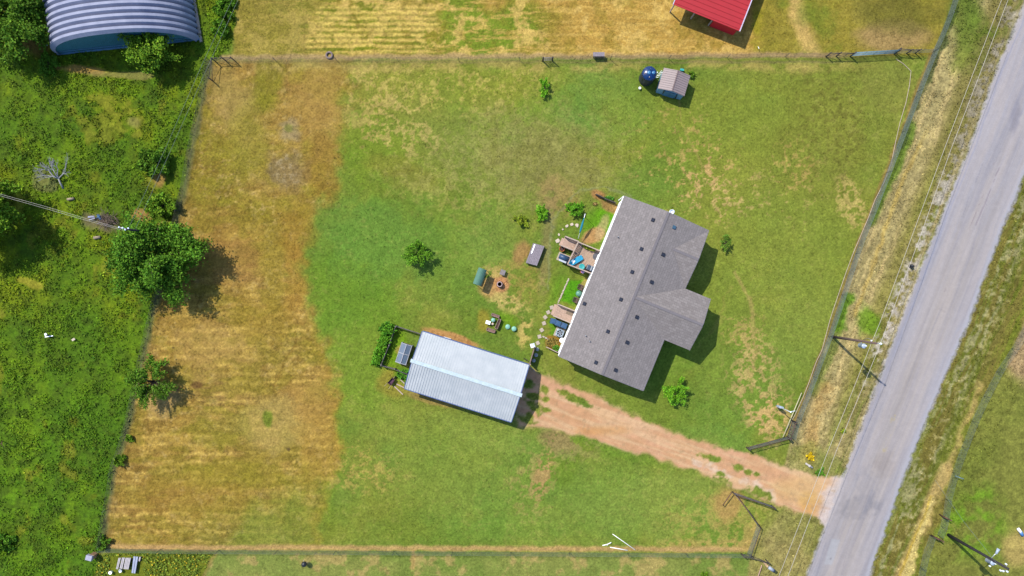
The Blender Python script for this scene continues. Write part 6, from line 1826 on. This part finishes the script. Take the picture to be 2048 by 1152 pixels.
tree('sapling', 1090, 177, .75, 1.5, 'narrow sapling below the small pipe gate in the top fence', 'sapling', GB, seed=41, leaf=.13, dens=2.2, limbs=7, ay=1.5, ax=.8)
tree('sapling', 1448, 486, .8, 1.6, 'sparse staked sapling right of the house', 'sapling', (.09, .17, .02), seed=42, leaf=.12, dens=.8, limbs=7, ay=1.3, ax=.8)
shrub(330, 413, 1.7, 2.2, 'round shrub in the fence line above the large dark tree', G2, 51, leaf=.18, dens=1.4, limbs=10)
shrub(313, 325, 1.9, 2.4, 'dark shrub on the weedy side of the upper pasture fence', G1, 52, leaf=.18, limbs=10)
shrub(242, 921, .85, 1.2, 'small round bush in the lower pasture fence', G2, 55, leaf=.14)
shrub(261, 876, .55, .8, 'tiny bush a little above the small round one in the fence', G2, 56, leaf=.12)
shrub(207, 1084, 1.0, 1.4, 'dark bush at the bottom left fence corner', G1, 57, leaf=.15)
shrub(352, 470, 1.8, 2.0, 'leafy bush touching the top of the large dark tree', G2, 58, leaf=.18, limbs=10)
shrub(12, 1085, 1.3, 1.5, 'dark bush at the left edge near the bottom', G3, 59, leaf=.18)
shrub(100, 128, 1.3, 1.2, 'dark bush below the left corner of the arched barn', G3, 60, leaf=.17)
shrub(445, 60, 1.3, 1.1, 'low green growth between the arched barn and the paddock', (.07, .16, .01), 61, leaf=.17)
shrub(449, 20, 1.4, 1.2, 'low green growth at the top edge beside the paddock', (.07, .16, .01), 62, leaf=.17)
shrub(778, 658, 1.0, 1.5, 'dense vine clump on the top left corner of the coop yard', (.05, .15, .012), 63, leaf=.14, dens=3.0, limbs=10)
shrub(1619, 913, .55, .5, 'bright yellow bush beside the driveway mouth', (.42, .30, .01), 64, leaf=.12, dens=3)
shrub(1639, 944, .5, .4, 'low green tuft at the driveway mouth by the verge', (.07, .17, .015), 65, leaf=.12, dens=2)
shrub(1365, 155, .0 + .45, .7, 'small weed clump behind the shed corner', G1, 66, leaf=.1)
shrub(1383, 153, .5, .7, 'small shrub at the east corner of the shed', G1, 67, leaf=.1)
shrub(1686, 861, .3, .7, 'small yellow green seedling casting a shadow on the verge', GY, 68, leaf=.1, dens=3)
shrub(1409, 1150, .45, .5, 'small bright bush at the bottom edge of the lawn', (.09, .17, .01), 69, leaf=.12)
# vine hedge on the picket fence
r = np.random.default_rng(71); n = 3600
f = r.random(n); hx_ = 788 - 29 * f - 6; hy_ = 650 + 78 * f
pos = np.stack([(hx_ - 1024) * MPP + r.normal(0, .28, n), (576 - hy_) * MPP + r.normal(0, .12, n), .1 + 1.0 * r.random(n) ** 1.0 * (1 - .35 * f)], 1)
t = empty('vine_hedge', P(768, 692, 0), 'bright green vine hedge leaning on the left picket fence', 'hedge')
mb = MB()
for k in range(8):
    a0 = P(780 - 3.6 * k, 655 + 9.3 * k, 0); mb.tube([a0, a0 + Vector((.05, 0, .5)), a0 + Vector((-.05, .1, .95))], [.03, .02, .01], 5)
mb.build('stems', M_BARK, t)
leaf_object('leaves', pos, .12 + .1 * r.random(n), cmix(r, n, (.075, .20, .012)), t, seed=72)
def plant_patch(name, cx, cy, rx, ry, n, h, label, cat, base, seed, z0=0.0, leaf=.1):
    r = np.random.default_rng(seed); a_ = r.random(n) * 6.283; q = r.random(n) ** .5
    pos = np.stack([(cx - 1024) * MPP + np.cos(a_) * q * rx, (576 - cy) * MPP + np.sin(a_) * q * ry, z0 + .03 + h * r.random(n)], 1)
    t = empty(name, Vector(((cx - 1024) * MPP, (576 - cy) * MPP, z0)), label, cat)
    leaf_object('leaves', pos, leaf * (.7 + .7 * r.random(n)), cmix(r, n, base, .3), t, seed=seed)
    mb = MB()
    for k in range(5):
        b_ = Vector(((cx - 1024) * MPP + math.cos(k * 1.3) * rx * .5, (576 - cy) * MPP + math.sin(k * 1.3) * ry * .5, z0)); mb.tube([b_, b_ + Vector((0, 0, h * .8))], .01, 4)
    mb.build('stems', M_BARK, t)
plant_patch('planter_row', 1176, 497, .85, .22, 420, .5, 'row of yellow green potted plants along the upper deck rail', 'plants', (.16, .20, .015), 81, dk)
# rotate row to follow the rail
bpy.data.objects['planter_row'].rotation_euler.z = -.38
plant_patch('flower_clump', 1163, 543.5, .2, .2, 120, .15, 'lilac flowers in the pot hanging on the deck railing', 'flowers', (.22, .16, .34), 82, 1.2, .07)
plant_patch('flower_bed', 1104, 685, .75, .6, 520, .18, 'reddish and green plants in the bed left of the bird bath', 'plants', (.22, .17, .04), 83, 0, .09)
plant_patch('garden_plants', 1112, 696, .45, .35, 260, .3, 'leafy green plants between the bed and the house wall', 'plants', (.09, .22, .02), 84, 0, .1)
plant_patch('garden_plants', 1216, 397, .7, .25, 260, .3, 'green plants behind the curved lattice screen', 'plants', (.06, .18, .02), 85, 0, .1)
plant_patch('garden_plants', 808, 748, .8, .55, 700, .5, 'leafy plants between the picket fence and the loose planks', 'plants', (.07, .2, .02), 86, 0, .13)
plant_patch('garden_plants', 1190, 408, .3, .2, 80, .2, 'dry tuft at the left end of the curved screen', 'plants', (.2, .14, .05), 87, 0, .1)
# dead tree lying bare in the weeds
rnd = random.Random(12)
ft = P(127, 377, 0)
t = empty('dead_tree', ft, 'bleached bare dead tree in the weedy field', 'dead tree')
mb = MB()
def twig(a_, d_, L, r_, depth):
    b_ = a_ + d_ * L
    m_ = a_.lerp(b_, .5) + Vector((rnd.uniform(-.08, .08), rnd.uniform(-.08, .08), rnd.uniform(0, .08))) * L
    mb.tube([a_, m_, b_], [r_, r_ * .8, r_ * .55], 5)
    if depth > 0:
        for k in range(rnd.choice((3, 4))):
            d2 = (d_ + Vector((rnd.uniform(-.75, .75), rnd.uniform(-.75, .75), rnd.uniform(-.1, .3)))).normalized()
            twig(a_.lerp(b_, rnd.uniform(.45, 1)), d2, L * rnd.uniform(.5, .8), r_ * .55, depth - 1)
twig(ft, Vector((-.2, 1, .55)).normalized(), 1.3, .13, 0)
k0 = ft + Vector((-.2, 1, .55)).normalized() * 1.25
for d_, L in ((Vector((-.75, .8, .4)), 1.4), (Vector((-.95, .25, .3)), 1.2), (Vector((.3, .9, .5)), 1.3), (Vector((.85, .6, .35)), 1.5), (Vector((-.35, 1, .4)), 1.3)):
    twig(k0, d_.normalized(), L, .075, 3)
mb.build('branches', M_DEADW, t)
# brush heap
mb = MB(); rnd = random.Random(4)
for k in range(150):
    a_ = rnd.uniform(0, 6.28); q = rnd.random() ** .5
    p_ = P(215 + math.cos(a_) * q * 20, 440 + math.sin(a_) * q * 13, .1 + .5 * (1 - q)); d_ = Vector((rnd.uniform(-1, 1), rnd.uniform(-1, 1), rnd.uniform(-.1, .3))).normalized() * rnd.uniform(.4, 1.1)
    mb.tube([p_, p_ + d_], [.025, .01], 4)
mb.thing('brush_pile', mat('dry_brush', alb(138, 118, 106), var=.3), P(215, 440, 0), 'heap of grey brown brushwood below the double power line', 'brush pile')

# ---------- ground cover nobody could count
def scatter(name, n, xr, yr, mask, size, cols_fn, label, seed, hmax=.3, up=.5):
    r = np.random.default_rng(seed)
    X = r.uniform(xr[0], xr[1], n).astype(np.float32); Y = r.uniform(yr[0], yr[1], n).astype(np.float32)
    col, hz2, dmask, rmask, mw = ground_fields(X, Y)
    keep = mask(X, Y, col, mw, r) & ~dmask & ~rmask
    X, Y, col, hz2 = X[keep], Y[keep], col[keep], hz2[keep]
    m_ = len(X)
    pos = np.stack([(X - 1024) * MPP, (576 - Y) * MPP, hz2 + hmax * r.random(m_) ** 1.3], 1)
    o = leaf_object(name, pos, size * (.6 + .8 * r.random(m_)), cols_fn(r, m_, col), None, seed=seed, up=up)
    tag(o, label, name.replace('_', ' '), kind='stuff')
    return o
def clump_noise(X, Y): return NZ[9].fbm(X, Y, 26, o=4, g=.65) + .6 * NZ[10].fbm(X, Y, 9, o=3, g=.7)
def weed_mask(X, Y, col, mw, r):
    return (mw > .5) & (col[:, 1] > col[:, 0] * 1.15) & (clump_noise(X, Y) + .55 > r.random(len(X)) * 1.5)
scatter('tall_weeds', 190000, (-60, 520), (-50, 1200), weed_mask, .13, lambda r, m_, c: np.clip(c * np.exp(r.normal(.3, .34, (m_, 1))) * (1 + r.normal(0, .12, (m_, 1)) * np.array([[1, .1, -.3]])), .003, .6), 'tall green weeds covering the field left of the pasture fence', 201, .15, 1.1)
scatter('flowering_weeds', 14000, (190, 440), (1104, 1200), lambda X, Y, col, mw, r: inside(X, Y, [(195, 1106), (425, 1106), (398, 1165), (380, 1200), (190, 1200)]) & ~inside(X, Y, [(220, 1110), (286, 1110), (286, 1152), (220, 1152)]) & (clump_noise(X, Y) + .6 > r.random(len(X)) * 1.4), .13,
        lambda r, m_, c: np.clip(np.where(r.random((m_, 1)) < .08, np.array([[.42, .30, .02]]), np.array([[.12, .17, .02]])) * np.exp(r.normal(0, .35, (m_, 1))), .003, .7), 'weeds with yellow flowers below the bottom left fence corner', 204, .25, .9)
def verge_mask(X, Y, col, mw, r):
    road_side = np.abs(sd(X, Y, ROAD)) < 150
    east = sd(X, Y, EAST + [(1583, 876), (1548, 1010), (1520, 1055), (1500, 1112), (1480, 1300), (3600, 1700), (3600, -1700), (1905, 20)]) < 0
    return road_side & east & (NZ[10].fbm(X, Y, 16, o=4, g=.7) > -.3 + .9 * r.random(len(X)) - .3)
scatter('verge_grass', 60000, (1480, 2100), (-40, 1200), verge_mask, .12, lambda r, m_, c: np.clip(c * np.exp(r.normal(.15, .28, (m_, 1))), .003, .7), 'rough tufted grass on both verges of the road', 202, .07, 1.0)
def lawn_mask(X, Y, col, mw, r):
    inh = np.hypot(X - 1268, Y - 588) < 0
    bld = inside(X, Y, [(1248, 392), (1418, 460), (1440, 600), (1395, 700), (1290, 790), (1110, 715)]) | inside(X, Y, [(840, 655), (1065, 725), (1035, 850), (805, 785)])
    return (mw < .3) & ~bld & (NZ[10].fbm(X, Y, 12, o=3, g=.7) > r.random(len(X)) * 1.1 - .35)
scatter('turf_tufts', 130000, (180, 1880), (-30, 1180), lawn_mask, .075, lambda r, m_, c: np.clip(c * np.exp(r.normal(.1, .3, (m_, 1))) * (1 + r.normal(0, .1, (m_, 1)) * np.array([[1, .1, -.3]])), .003, .75), 'short tufts of living and dry grass over lawn and pasture', 203, .05, up=1.0)
